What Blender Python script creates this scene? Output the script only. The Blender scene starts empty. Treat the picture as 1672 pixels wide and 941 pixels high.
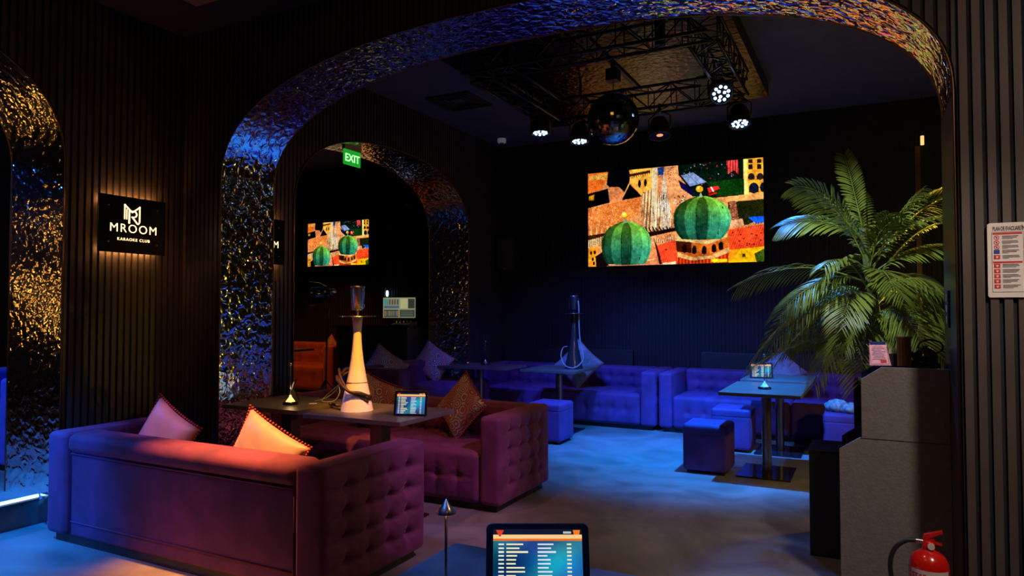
import bpy, bmesh, math, random
import numpy as np
from mathutils import Vector, Matrix
random.seed(7); rng = np.random.RandomState(5)
PI = math.pi
scene = bpy.context.scene
COL = scene.collection

# ------------------------------------------------------------------ helpers
class MB:
    """collects shapes, then links them as ONE mesh object"""
    def __init__(s): s.v = []; s.f = []; s.sm = []
    def add(s, vs, fs, smooth=False):
        n = len(s.v); s.v += [tuple(p) for p in vs]
        for f in fs: s.f.append(tuple(i + n for i in f)); s.sm.append(smooth)
    def box(s, x0, x1, y0, y1, z0, z1):
        s.add([(x0,y0,z0),(x1,y0,z0),(x1,y1,z0),(x0,y1,z0),(x0,y0,z1),(x1,y0,z1),(x1,y1,z1),(x0,y1,z1)],
              [(0,3,2,1),(4,5,6,7),(0,1,5,4),(1,2,6,5),(2,3,7,6),(3,0,4,7)])
    def prism(s, pts, axis, a, b):
        """pts: 2D outline; extruded along axis from a to b"""
        def P(p, t):
            if axis == 'y': return (p[0], t, p[1])
            if axis == 'x': return (t, p[0], p[1])
            return (p[0], p[1], t)
        n = len(pts)
        s.add([P(p, a) for p in pts] + [P(p, b) for p in pts],
              [tuple(range(n)), tuple(range(2*n-1, n-1, -1))] + [(i, i+n, (i+1) % n + n, (i+1) % n) for i in range(n)])
    def tube(s, pts, r, n=10, cap=True, closed=False):
        pts = [Vector(p) for p in pts]; m = len(pts)
        rs = r if isinstance(r, (list, tuple)) else [r]*m
        t0 = (pts[1]-pts[0]).normalized()
        ref = Vector((0,0,1)) if abs(t0.z) < .9 else Vector((1,0,0))
        u = t0.cross(ref).normalized(); vs = []
        for i in range(m):
            if closed: t = (pts[(i+1) % m]-pts[i-1])
            else: t = pts[min(i+1, m-1)]-pts[max(i-1, 0)]
            t.normalize(); u = (u - t*u.dot(t)).normalized(); w = t.cross(u)
            for k in range(n):
                a = 2*PI*k/n; vs.append(pts[i] + (u*math.cos(a)+w*math.sin(a))*rs[i])
        fs = []
        for i in range(m if closed else m-1):
            j = (i+1) % m
            for k in range(n):
                l = (k+1) % n; fs.append((i*n+k, i*n+l, j*n+l, j*n+k))
        if cap and not closed: fs += [tuple(range(n-1, -1, -1)), tuple((m-1)*n+k for k in range(n))]
        s.add(vs, fs, True)
    def lathe(s, prof, c=(0,0,0), n=32, smooth=True, M=None):
        vs = []
        for r, z in prof:
            for k in range(n):
                a = 2*PI*k/n; p = Vector((r*math.cos(a), r*math.sin(a), z))
                if M is not None: p = M @ p
                vs.append((p.x+c[0], p.y+c[1], p.z+c[2]))
        fs = []
        for i in range(len(prof)-1):
            for k in range(n):
                l = (k+1) % n; fs.append((i*n+k, i*n+l, (i+1)*n+l, (i+1)*n+k))
        s.add(vs, fs, smooth)
        if prof[0][0] > 1e-4: s.add([vs[k] for k in range(n)], [tuple(range(n-1, -1, -1))])
        if prof[-1][0] > 1e-4: s.add([vs[(len(prof)-1)*n+k] for k in range(n)], [tuple(range(n))])
    def ball(s, c, r, n=8, m=6):
        s.lathe([(max(1e-5, r*math.sin(PI*i/m)), -r*math.cos(PI*i/m)) for i in range(m+1)], c, n)
    def build(s, name, mat, parent=None, bevel=0, doubles=False):
        me = bpy.data.meshes.new(name); me.from_pydata(s.v, [], s.f)
        me.polygons.foreach_set('use_smooth', s.sm)
        if doubles:
            bm = bmesh.new(); bm.from_mesh(me); bmesh.ops.remove_doubles(bm, verts=bm.verts, dist=1e-4)
            bmesh.ops.recalc_face_normals(bm, faces=bm.faces); bm.to_mesh(me); bm.free()
        else:
            bm = bmesh.new(); bm.from_mesh(me); bmesh.ops.recalc_face_normals(bm, faces=bm.faces); bm.to_mesh(me); bm.free()
        me.materials.append(mat)
        o = bpy.data.objects.new(name, me); COL.objects.link(o)
        if parent: o.parent = parent
        if bevel:
            b = o.modifiers.new('b', 'BEVEL'); b.width = bevel; b.segments = 2; b.limit_method = 'ANGLE'
        return o

def thing(name, label, cat, loc=(0,0,0), rz=0, group=None):
    o = bpy.data.objects.new(name, None); COL.objects.link(o)
    o.location = loc; o.rotation_euler = (0,0,rz); o.empty_display_size = .05
    o['label'] = label; o['category'] = cat
    if group: o['group'] = group
    return o
def tag(o, label, cat, group=None):
    o['label'] = label; o['category'] = cat
    if group: o['group'] = group
    return o
def struct(o): o['kind'] = 'structure'; return o
def kids(o): return [c for c in COL.objects if c.parent == o]
def dup(root, loc, rz=None, label=None, group=None, parent=None):
    c = root.copy(); COL.objects.link(c)
    if parent: c.parent = parent
    else:
        c.location = loc
        if rz is not None: c.rotation_euler = (c.rotation_euler[0], c.rotation_euler[1], rz)
        if label: c['label'] = label
        if group: c['group'] = group
    for k in kids(root): dup(k, None, parent=c)
    return c

# ------------------------------------------------------------------ materials
def mat(name, color=(.5,.5,.5), rough=.5, metal=0, emit=None, strength=0, sheen=0, spec=.5, coat=0, trans=0, alpha=1, var=0, vscale=8, bump=0, bscale=60):
    m = bpy.data.materials.new(name); m.use_nodes = True; nt = m.node_tree; b = nt.nodes['Principled BSDF']
    b.inputs['Base Color'].default_value = (*color, 1); b.inputs['Roughness'].default_value = rough
    b.inputs['Metallic'].default_value = metal; b.inputs['Specular IOR Level'].default_value = spec
    if emit: b.inputs['Emission Color'].default_value = (*emit, 1); b.inputs['Emission Strength'].default_value = strength
    if sheen:
        b.inputs['Sheen Weight'].default_value = sheen; b.inputs['Sheen Roughness'].default_value = .35
        b.inputs['Sheen Tint'].default_value = (min(1,color[0]*3+.3), min(1,color[1]*3+.2), min(1,color[2]*3+.3), 1)
    if coat: b.inputs['Coat Weight'].default_value = coat
    if trans: b.inputs['Transmission Weight'].default_value = trans
    tc = nt.nodes.new('ShaderNodeTexCoord')
    if var:
        n = nt.nodes.new('ShaderNodeTexNoise'); n.inputs['Scale'].default_value = vscale; n.inputs['Detail'].default_value = 4
        n.inputs['Distortion'].default_value = .6
        nt.links.new(tc.outputs['Object'], n.inputs['Vector'])
        mr = nt.nodes.new('ShaderNodeMapRange'); mr.inputs[1].default_value = .3; mr.inputs[2].default_value = .7
        mr.inputs[3].default_value = 1-var; mr.inputs[4].default_value = 1+var
        nt.links.new(n.outputs['Fac'], mr.inputs[0])
        mx = nt.nodes.new('ShaderNodeVectorMath'); mx.operation = 'SCALE'; mx.inputs[0].default_value = color
        nt.links.new(mr.outputs[0], mx.inputs['Scale']); nt.links.new(mx.outputs[0], b.inputs['Base Color'])
    if bump:
        n = nt.nodes.new('ShaderNodeTexNoise'); n.inputs['Scale'].default_value = bscale; n.inputs['Detail'].default_value = 3
        nt.links.new(tc.outputs['Object'], n.inputs['Vector'])
        bp = nt.nodes.new('ShaderNodeBump'); bp.inputs['Strength'].default_value = bump; bp.inputs['Distance'].default_value = .01
        nt.links.new(n.outputs['Fac'], bp.inputs['Height']); nt.links.new(bp.outputs[0], b.inputs['Normal'])
    return m

def ripple_metal(name, color=(.75,.75,.78), rough=.1):
    m = mat(name, color, rough, 1); nt = m.node_tree; b = nt.nodes['Principled BSDF']
    tc = nt.nodes.new('ShaderNodeTexCoord')
    n = nt.nodes.new('ShaderNodeTexNoise'); n.inputs['Scale'].default_value = 17; n.inputs['Detail'].default_value = 1.2
    n.inputs['Distortion'].default_value = .6; n.inputs['Roughness'].default_value = .4
    nt.links.new(tc.outputs['Object'], n.inputs['Vector'])
    v = nt.nodes.new('ShaderNodeTexVoronoi'); v.feature = 'SMOOTH_F1'; v.inputs['Scale'].default_value = 24
    v.inputs['Smoothness'].default_value = .6
    ad = nt.nodes.new('ShaderNodeVectorMath'); ad.operation = 'MULTIPLY_ADD'; ad.inputs[1].default_value = (.12,.12,.12)
    nt.links.new(n.outputs['Color'], ad.inputs[0]); nt.links.new(tc.outputs['Object'], ad.inputs[2])
    nt.links.new(ad.outputs[0], v.inputs['Vector'])
    mx = nt.nodes.new('ShaderNodeMath'); mx.operation = 'MULTIPLY_ADD'; mx.inputs[1].default_value = .16
    nt.links.new(v.outputs['Distance'], mx.inputs[0]); nt.links.new(n.outputs['Fac'], mx.inputs[2])
    bp = nt.nodes.new('ShaderNodeBump'); bp.inputs['Strength'].default_value = 1; bp.inputs['Distance'].default_value = .011
    nt.links.new(mx.outputs[0], bp.inputs['Height']); nt.links.new(bp.outputs[0], b.inputs['Normal'])
    return m

def floor_mat():
    m = mat('microcement', (.2,.19,.18), .45); nt = m.node_tree; b = nt.nodes['Principled BSDF']
    tc = nt.nodes.new('ShaderNodeTexCoord')
    n = nt.nodes.new('ShaderNodeTexNoise'); n.inputs['Scale'].default_value = 1.6; n.inputs['Detail'].default_value = 8; n.inputs['Distortion'].default_value = 1.5
    r = nt.nodes.new('ShaderNodeValToRGB'); r.color_ramp.elements[0].position = .3; r.color_ramp.elements[0].color = (.12,.115,.11,1)
    r.color_ramp.elements[1].position = .72; r.color_ramp.elements[1].color = (.27,.26,.25,1)
    nt.links.new(tc.outputs['Object'], n.inputs['Vector']); nt.links.new(n.outputs['Fac'], r.inputs[0]); nt.links.new(r.outputs[0], b.inputs['Base Color'])
    n2 = nt.nodes.new('ShaderNodeTexNoise'); n2.inputs['Scale'].default_value = 3; n2.inputs['Detail'].default_value = 6
    nt.links.new(tc.outputs['Object'], n2.inputs['Vector'])
    mr = nt.nodes.new('ShaderNodeMapRange'); mr.inputs[3].default_value = .3; mr.inputs[4].default_value = .6
    nt.links.new(n2.outputs['Fac'], mr.inputs[0]); nt.links.new(mr.outputs[0], b.inputs['Roughness'])
    bp = nt.nodes.new('ShaderNodeBump'); bp.inputs['Strength'].default_value = .15; bp.inputs['Distance'].default_value = .02
    nt.links.new(n.outputs['Fac'], bp.inputs['Height']); nt.links.new(bp.outputs[0], b.inputs['Normal'])
    return m

def paisley_mat(name, c1, c2, c3):
    m = mat(name, c1, .8, sheen=.3); nt = m.node_tree; b = nt.nodes['Principled BSDF']
    tc = nt.nodes.new('ShaderNodeTexCoord')
    v = nt.nodes.new('ShaderNodeTexVoronoi'); v.inputs['Scale'].default_value = 11; v.inputs['Randomness'].default_value = .75
    nt.links.new(tc.outputs['Object'], v.inputs['Vector'])
    ml = nt.nodes.new('ShaderNodeMath'); ml.operation = 'MULTIPLY'; ml.inputs[1].default_value = 34
    sn = nt.nodes.new('ShaderNodeMath'); sn.operation = 'SINE'
    nt.links.new(v.outputs['Distance'], ml.inputs[0]); nt.links.new(ml.outputs[0], sn.inputs[0])
    r = nt.nodes.new('ShaderNodeValToRGB'); e = r.color_ramp.elements
    e[0].position = .0; e[0].color = (*c1,1); e[1].position = 1; e[1].color = (*c2,1)
    k = e.new(.62); k.color = (*c1,1); k = e.new(.72); k.color = (*c2,1)
    nt.links.new(sn.outputs[0], r.inputs[0])
    w = nt.nodes.new('ShaderNodeTexWave'); w.inputs['Scale'].default_value = 2.1; w.inputs['Distortion'].default_value = 3
    w.bands_direction = 'DIAGONAL'
    nt.links.new(tc.outputs['Object'], w.inputs['Vector'])
    th = nt.nodes.new('ShaderNodeMath'); th.operation = 'GREATER_THAN'; th.inputs[1].default_value = .62
    nt.links.new(w.outputs['Fac'], th.inputs[0])
    f = nt.nodes.new('ShaderNodeMath'); f.operation = 'MULTIPLY'; f.inputs[1].default_value = .55
    nt.links.new(th.outputs[0], f.inputs[0])
    mx = nt.nodes.new('ShaderNodeMix'); mx.data_type = 'RGBA'; mx.inputs['B'].default_value = (*c3,1)
    nt.links.new(f.outputs[0], mx.inputs['Factor']); nt.links.new(r.outputs[0], mx.inputs['A'])
    nt.links.new(mx.outputs['Result'], b.inputs['Base Color'])
    return m

M = {}
M['slat'] = mat('dark_slats', (.032,.027,.025), .42, var=.25, vscale=3)
M['slat_black'] = mat('black_slats', (.012,.011,.012), .6, spec=.25, var=.2)
M['slat_back'] = mat('slat_backing', (.006,.006,.006), .8)
M['slat_right'] = mat('brown_slats', (.075,.062,.052), .5, var=.2, vscale=3)
M['wall_dark'] = mat('dark_plaster', (.012,.012,.014), .7, var=.2)
M['ceiling'] = mat('ceiling_paint', (.06,.06,.068), .8, var=.15, vscale=3)
M['ripple'] = ripple_metal('hammered_metal', (.92,.92,.95))
M['ripple_dark'] = ripple_metal('hammered_metal_dark', (.03,.03,.032), .3)
M['brass'] = mat('brass_edge', (.16,.09,.05), .35, 1)
M['floor'] = floor_mat()
M['brown'] = mat('brown_panel', (.25,.12,.05), .5, var=.3)
M['plum'] = mat('plum_velvet', (.135,.026,.10), .75, sheen=.38, var=.35, vscale=5, bump=.15, bscale=25)
M['violet'] = mat('violet_velvet', (.075,.024,.155), .75, sheen=.2, var=.3, vscale=5, bump=.15, bscale=25)
M['rust'] = mat('rust_velvet', (.3,.07,.04), .75, sheen=.6, var=.3, vscale=5)
M['black'] = mat('black_matte', (.012,.012,.013), .5, var=.1)
M['gloss'] = mat('black_gloss', (.012,.012,.014), .12, coat=.4, var=.1)
M['tabletop'] = mat('dark_tabletop', (.10,.09,.085), .38, var=.2, vscale=6)
M['pole'] = mat('bronze_pole', (.3,.24,.2), .32, 1)
M['steel'] = mat('steel', (.6,.58,.55), .25, 1, var=.05)
M['darksteel'] = mat('dark_steel', (.12,.12,.13), .35, .9, var=.1)
M['truss'] = mat('truss_metal', (.03,.03,.033), .4, .8, var=.1)
M['white'] = mat('white_ceramic', (.8,.78,.75), .3, coat=.3, var=.02)
M['black_glass'] = mat('black_glass', (.02,.025,.03), .15, coat=.5, var=.05)
M['hose'] = mat('dark_hose', (.04,.022,.015), .4, var=.1)
M['hose_blue'] = mat('grey_hose', (.25,.27,.3), .4, var=.1)
M['satin'] = mat('peach_satin', (.36,.25,.24), .5, sheen=.4, var=.08)
M['paisley'] = paisley_mat('paisley', (.16,.09,.09), (.50,.42,.36), (.22,.03,.02))
M['paisley_grey'] = paisley_mat('paisley_grey', (.13,.12,.16), (.50,.46,.48), (.30,.10,.14))
M['trim_red'] = mat('red_pompoms', (.28,.03,.025), .8, var=.2)
M['denim'] = mat('blue_cushion', (.2,.2,.26), .75, sheen=.4, var=.35, vscale=14)
M['laminate'] = mat('grey_laminate', (.17,.155,.145), .6, bump=.25, bscale=90, var=.12, vscale=40)
M['red'] = mat('red_enamel', (.62,.01,.008), .2, coat=.5, var=.04)
M['rubber'] = mat('black_rubber', (.015,.015,.015), .45, var=.1)
M['paper'] = mat('white_plastic', (.72,.66,.62), .45, var=.02)
M['ink'] = mat('black_ink', (.03,.02,.02), .6, var=.05)
M['ink_red'] = mat('red_ink', (.55,.02,.02), .5, var=.05)
M['ink_blue'] = mat('blue_ink', (.02,.05,.3), .5, var=.05)
M['wood'] = mat('dark_wood', (.12,.05,.025), .4, var=.4, vscale=12)
M['leaf'] = mat('palm_leaf', (.21,.27,.03), .36, var=.4, vscale=9, spec=.6)
M['stem'] = mat('palm_stem', (.10,.13,.03), .5, var=.3, vscale=9)
M['stem'].node_tree.nodes['Principled BSDF'].inputs['Roughness'].default_value = .5
M['glow_warm'] = mat('warm_letters', (1,.8,.55), .5, emit=(1,.66,.34), strength=2.2)
M['glow_halo'] = mat('warm_led', (1,.6,.3), .5, emit=(1,.38,.1), strength=90)
M['glow_lamp'] = mat('lamp_glow', (1,.8,.5), .4, emit=(1,.6,.2), strength=1.2)
M['glow_white'] = mat('cool_led', (.8,.9,1), .4, emit=(.35,.6,1), strength=3)
M['led_blue'] = mat('blue_white_led', (.8,.9,1), .4, emit=(.35,.55,1), strength=9)
M['led_dim'] = mat('dim_orange_led', (1,.4,.2), .4, emit=(1,.25,.08), strength=1.2)
M['halo_blue'] = mat('blue_lens_face', (.05,.1,.5), .3, emit=(.005,.06,1), strength=1.6)
M['green'] = mat('green_acrylic', (.02,.4,.05), .3, emit=(.01,.5,.03), strength=.6)
M['green_txt'] = mat('exit_letters', (.6,1,.6), .3, emit=(.35,1,.3), strength=2.2)
M['mirror'] = mat('mirror_tiles', (.30,.30,.32), .06, 1, var=.15, vscale=20)
M['glass'] = mat('clear_glass', (.85,.9,.95), .05, trans=.9)
M['cloth'] = mat('pale_cloth', (.22,.30,.30), .8, var=.5, vscale=30)
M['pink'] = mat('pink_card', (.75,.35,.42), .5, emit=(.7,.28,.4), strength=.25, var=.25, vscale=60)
M['reflector'] = mat('lamp_reflector', (.4,.55,.9), .35, emit=(.10,.22,.7), strength=1.1, var=.2)
M['bulb'] = mat('added_bulb_glow', (1,.6,.2), .5, emit=(1,.42,.07), strength=45)
M['amber'] = mat('amber_sleeve', (.9,.5,.2), .4, emit=(1,.35,.1), strength=1.0)

# ------------------------------------------------------------------ shapes
def soft_box(w, d, h, r, tufts={}, res=.03, puff=0):
    """upholstered block, origin at bottom centre; tufts: face -> (nu, nv, amp) buttons with creases"""
    mb = MB()
    hs = np.array([w/2, d/2, h/2])
    faces = {'+x':(0,1,1,2),'-x':(0,-1,1,2),'+y':(1,1,0,2),'-y':(1,-1,0,2),'+z':(2,1,0,1),'-z':(2,-1,0,1)}
    for k,(ax,sg,ua,va) in faces.items():
        t = tufts.get(k); rs = res if t else max(res, .035)
        nu = max(4, int(2*hs[ua]/rs)); nv = max(4, int(2*hs[va]/rs))
        if k == '-z': nu = nv = 4
        def grid(n, half):
            inner = np.linspace(-half+r, half-r, max(2, n-5))
            a = np.array([0,.25,.55,.8])*r
            return np.concatenate([-half+a, inner, (half-a)[::-1]])
        U = grid(nu, hs[ua]); V = grid(nv, hs[va])
        vs = []
        for u in U:
            for v in V:
                p = np.zeros(3); p[ax] = sg*hs[ax]; p[ua] = u; p[va] = v
                q = np.clip(p, -(hs-r), hs-r); n = p-q; n = n/np.linalg.norm(n)
                o = q+n*r
                eu = hs[ua]-abs(u); ev = hs[va]-abs(v)
                e = min(1, min(eu, ev)/(2.2*r)); e = e*e*(3-2*e)
                if puff: o = o + n*puff*min(1, e)
                if t:
                    a, bn, amp = t
                    su = 2*hs[ua]/(a+1); sv = 2*hs[va]/(bn+1)
                    gu = (u+hs[ua])/su; gv = (v+hs[va])/sv
                    iu = min(max(round(gu),1),a); iv = min(max(round(gv),1),bn)
                    du = (gu-iu)*su; dv = (gv-iv)*sv
                    but = math.exp(-(du*du+dv*dv)/(2*.022**2))
                    cr = max(math.exp(-(du/.011)**2), math.exp(-(dv/.011)**2))
                    pil = abs(math.sin(PI*gu))*abs(math.sin(PI*gv))
                    dd = math.hypot(du,dv); ang = math.atan2(dv,du)
                    puck = .30*math.cos(8*ang+1.3*iu)*math.exp(-dd/.045)*min(1,dd/.02)+.25*math.sin(13*u+5*v+iu)*math.sin(9*v-4*u)
                    o = o + n*amp*e*(-1.15*but-.42*cr*(.45+.55*math.exp(-dd/.06))+.28*pil**.7+puck)
                vs.append((o[0], o[1], o[2]+h/2))
        m = len(V)
        fs = [(i*m+j,(i+1)*m+j,(i+1)*m+j+1,i*m+j+1) for i in range(len(U)-1) for j in range(m-1)]
        mb.add(vs, fs, True)
    return mb
def shift(mb, x, y, z):
    mb.v = [(a+x, b+y, c+z) for a, b, c in mb.v]; return mb

def sofa(name, label, w, d, h, seat_h, m, loc, rz=0, arm=.2, back=.22, arms='LR', res=.03, seats=1, foot=.05, armt=(2,4), back_out=False, group=None, fbtn=None, backrows=2):
    """origin floor centre; seat faces -y, back at +y"""
    t = thing(name, label, 'sofa', loc, rz, group)
    hb = h-foot
    nb = max(3, int(w/.19))
    for s, k in ((-1,'L'),(1,'R')):
        if k in arms:
            a = soft_box(arm, d, hb, .035, {'+x' if s > 0 else '-x': (armt[0]+2, armt[1]-0, .03)}, res)
            shift(a, s*(w/2-arm/2), 0, foot).build('armrest', m, t, doubles=True)
    xl = -w/2+(arm if 'L' in arms else 0); xr = w/2-(arm if 'R' in arms else 0); iw = xr-xl; cx = (xl+xr)/2
    if back_out:
        b = soft_box(iw-.006, back-.03, hb-.10, .02, {}, res)
        shift(b, cx, d/2-back/2-.012, foot).build('backrest', m, t, doubles=True)
        r_ = soft_box(iw-.004, back, .115, .045, {}, res, puff=.006)
        shift(r_, cx, d/2-back/2, h-.115).build('back_cushion_roll', m, t, doubles=True)
        p = MB(); y = d/2-.024; x0, x1, z0, z1 = xl+.02, xr-.02, foot+.09, h-.125
        p.tube([(x0,y,foot+.02),(x0,y,z1),(x1,y,z1),(x1,y,foot+.02)], .005, 6)
        p.tube([(x0,y,z0),(x1,y,z0)], .0035, 6)
        p.build('piping', m, t)
    else:
        b = soft_box(iw-.006, back, hb, .04, {'-y': (nb, backrows+2, .022)}, res)
        shift(b, cx, d/2-back/2, foot).build('backrest', m, t, doubles=True)
    sw = iw/seats
    for i in range(seats):
        s = soft_box(sw-.006, d-back-.0, seat_h-foot, .045, {'+z': (max(2,int(sw/.19)), 3, .018), '-y': (max(2,int(sw/.19)), 1 if fbtn is None else fbtn, .02)}, res)
        shift(s, xl+sw*(i+.5), -back/2, foot).build('seat', m, t, doubles=True)
    f = MB(); f.box(-w/2+.05, w/2-.05, -d/2+.05, d/2-.04, 0, foot+.01); f.build('plinth', M['black'], t)
    return t

def ottoman(label, x0, x1, y0, y1, h=.42, group='cube ottomans'):
    t = thing('ottoman', label, 'ottoman', ((x0+x1)/2, (y0+y1)/2, 0), 0, group)
    shift(soft_box(x1-x0, y1-y0, h-.025-.05, .03, {}, .04), 0, 0, .025).build('base', M['violet'], t, doubles=True)
    shift(soft_box(x1-x0, y1-y0, .10, .03, {}, .03, puff=.002), 0, 0, h-.085).build('seat', M['violet'], t, doubles=True)
    for sx in (-1,1):
        for sy in (-1,1):
            f = MB(); f.lathe([(.018,0),(.022,.03)], (sx*((x1-x0)/2-.05), sy*((y1-y0)/2-.05), 0), 12); f.build('foot', M['black'], t)
    return t

def pillow(name, label, size, thick, m, mat4, pom=False, back=None, group=None, sizey=None):
    n = 22; vs = []; sy = sizey or size
    for s in (1,-1):
        for i in range(n+1):
            for j in range(n+1):
                u = -1+2*i/n; v = -1+2*j/n
                x = size/2*u*(1-.09*(1-v*v)*abs(u)); z = sy/2*v*(1-.09*(1-u*u)*abs(v))
                t_ = thick/2*(max(0,(1-u**4)*(1-v**4)))**.55*(1-.25*(abs(u*v))**1.2)
                t_ += .004*math.sin(9*u+5*v)*(1-u*u)*(1-v*v)
                vs.append((x, -s*t_, z))
    N = (n+1)**2
    def F(o): return [(o+i*(n+1)+j, o+(i+1)*(n+1)+j, o+(i+1)*(n+1)+j+1, o+i*(n+1)+j+1) for i in range(n) for j in range(n)]
    t = thing(name, label, 'cushion', mat4.to_translation(), 0, group)
    t.rotation_mode = 'QUATERNION'; t.rotation_quaternion = mat4.to_quaternion()
    a = MB(); a.add(vs[:N], F(0), True); a.add(vs[N:], F(0), True)
    o = a.build('cover', m, t, doubles=True)
    if back:
        o.data.materials.append(back)
        for p in o.data.polygons:
            if p.center.y > 0: p.material_index = 1
    pts = []
    for (i0,j0,di,dj) in ((0,0,1,0),(n,0,0,1),(n,n,-1,0),(0,n,0,-1)):
        for k in range(n): q = vs[(i0+di*k)*(n+1)+j0+dj*k]; pts.append(Vector((q[0],0,q[2])))
    if pom:
        p = MB()
        for k in range(0, len(pts)):
            for f in (0,):
                a_ = pts[k].lerp(pts[(k+1) % len(pts)], f); c = a_*1.0; d_ = a_.normalized()*.012
                p.ball(c+d_, .0078, 6, 5)
        p.build('pompom_trim', M['trim_red'], t)
    else:
        p = MB(); p.tube(pts, .005, 6, closed=True); p.build('piping', M['trim_red'], t)
    return t
def place(x, y, z, yaw=0, tilt=0, roll=0):
    return Matrix.Translation((x,y,z)) @ Matrix.Rotation(yaw,4,'Z') @ Matrix.Rotation(tilt,4,'X') @ Matrix.Rotation(roll,4,'Y')

def catmull(P, n=10, closed=False):
    P = [Vector(p) for p in P]; out = []; m = len(P)
    for i in range(m if closed else m-1):
        if closed: a,b,c,d = P[i-1],P[i],P[(i+1)%m],P[(i+2)%m]
        else: a,b,c,d = P[max(i-1,0)],P[i],P[i+1],P[min(i+2,m-1)]
        for k in range(n):
            t = k/n; out.append(.5*((2*b)+(c-a)*t+(2*a-5*b+4*c-d)*t*t+(3*b-a-3*c+d)*t**3))
    if not closed: out.append(P[-1])
    return out

def text_obj(name, body, size, m, parent, loc, rot, extrude=.002, bold=0, spacing=1.0, align='CENTER'):
    cu = bpy.data.curves.new(name, 'FONT'); cu.body = body; cu.size = size; cu.extrude = extrude; cu.offset = bold
    cu.align_x = align; cu.space_character = spacing; cu.resolution_u = 4
    o = bpy.data.objects.new(name+'_src', cu); COL.objects.link(o)
    dg = bpy.context.evaluated_depsgraph_get(); dg.update()
    me = bpy.data.meshes.new_from_object(o.evaluated_get(dg)); bpy.data.objects.remove(o); bpy.data.curves.remove(cu)
    me.name = name; me.materials.clear(); me.materials.append(m)
    r = bpy.data.objects.new(name, me); COL.objects.link(r); r.parent = parent; r.location = loc; r.rotation_euler = rot
    return r

# ------------------------------------------------------------------ painted screens (vertex colours on a fine grid)
def srgb(c): c = np.asarray(c, float)/255; return np.where(c <= .04045, c/12.92, ((c+.055)/1.055)**2.4)
class Paint:
    def __init__(s, X, Y, bg):
        s.X, s.Y = X, Y; s.c = np.zeros(X.shape+(3,)); s.c[:] = bg
        s.noise = rng.rand(*X.shape)
    def put(s, mask, col, nz=0, stripe=None):
        c = np.array(col, float)[None,:]*np.ones((mask.sum(),1))
        if nz: c = c*(1+nz*(s.noise[mask][:,None]-.5)*2)
        if stripe:
            per, amt, sl = stripe; c = c*(1+amt*np.sin((s.X[mask]+sl*s.Y[mask])*2*PI/per))[:,None]
        s.c[mask] = c
    def poly(s, P, col, nz=0, stripe=None):
        X, Y = s.X, s.Y; ins = np.zeros(X.shape, bool); n = len(P)
        for i in range(n):
            (x0,y0),(x1,y1) = P[i], P[(i+1)%n]
            if y0 == y1: continue
            c = (y0 > Y) != (y1 > Y); ins ^= c & (X < (x1-x0)*(Y-y0)/(y1-y0)+x0)
        s.put(ins, col, nz, stripe)
    def ell(s, cx, cy, rx, ry, col): s.put(((s.X-cx)/rx)**2+((s.Y-cy)/ry)**2 < 1, col)
    def rect(s, x0, y0, x1, y1, col): s.put((s.X>=x0)&(s.X<=x1)&(s.Y>=y0)&(s.Y<=y1), col)
    def line(s, x0, y0, x1, y1, w, col):
        dx, dy = x1-x0, y1-y0; L = math.hypot(dx,dy)
        t = np.clip(((s.X-x0)*dx+(s.Y-y0)*dy)/L/L, 0, 1)
        s.put(np.hypot(s.X-x0-t*dx, s.Y-y0-t*dy) < w/2, col)
def screen_mesh(name, img, w, h, strength, emitname):
    """img rows top->bottom; panel in XZ facing -y, centred"""
    H, W, _ = img.shape
    me = bpy.data.meshes.new(name)
    xs = np.linspace(-w/2, w/2, W); zs = np.linspace(h/2, -h/2, H)
    co = np.zeros((H*W,3)); co[:,0] = np.tile(xs, H); co[:,2] = np.repeat(zs, W)
    i, j = np.meshgrid(np.arange(H-1), np.arange(W-1), indexing='ij'); a = (i*W+j).ravel()
    f = np.stack([a, a+W, a+W+1, a+1], 1)
    me.from_pydata(co.tolist(), [], f.tolist())
    at = me.color_attributes.new('paint', 'FLOAT_COLOR', 'POINT')
    c = np.ones((H*W,4)); c[:,:3] = srgb(np.clip(img,0,255)).reshape(-1,3)
    at.data.foreach_set('color', c.ravel())
    m = bpy.data.materials.get(emitname)
    if not m:
        m = mat(emitname, (.01,.01,.01), .2); nt = m.node_tree; b = nt.nodes['Principled BSDF']
        n = nt.nodes.new('ShaderNodeAttribute'); n.attribute_name = 'paint'
        nt.links.new(n.outputs['Color'], b.inputs['Emission Color']); b.inputs['Emission Strength'].default_value = strength
    me.materials.append(m); return me

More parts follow.
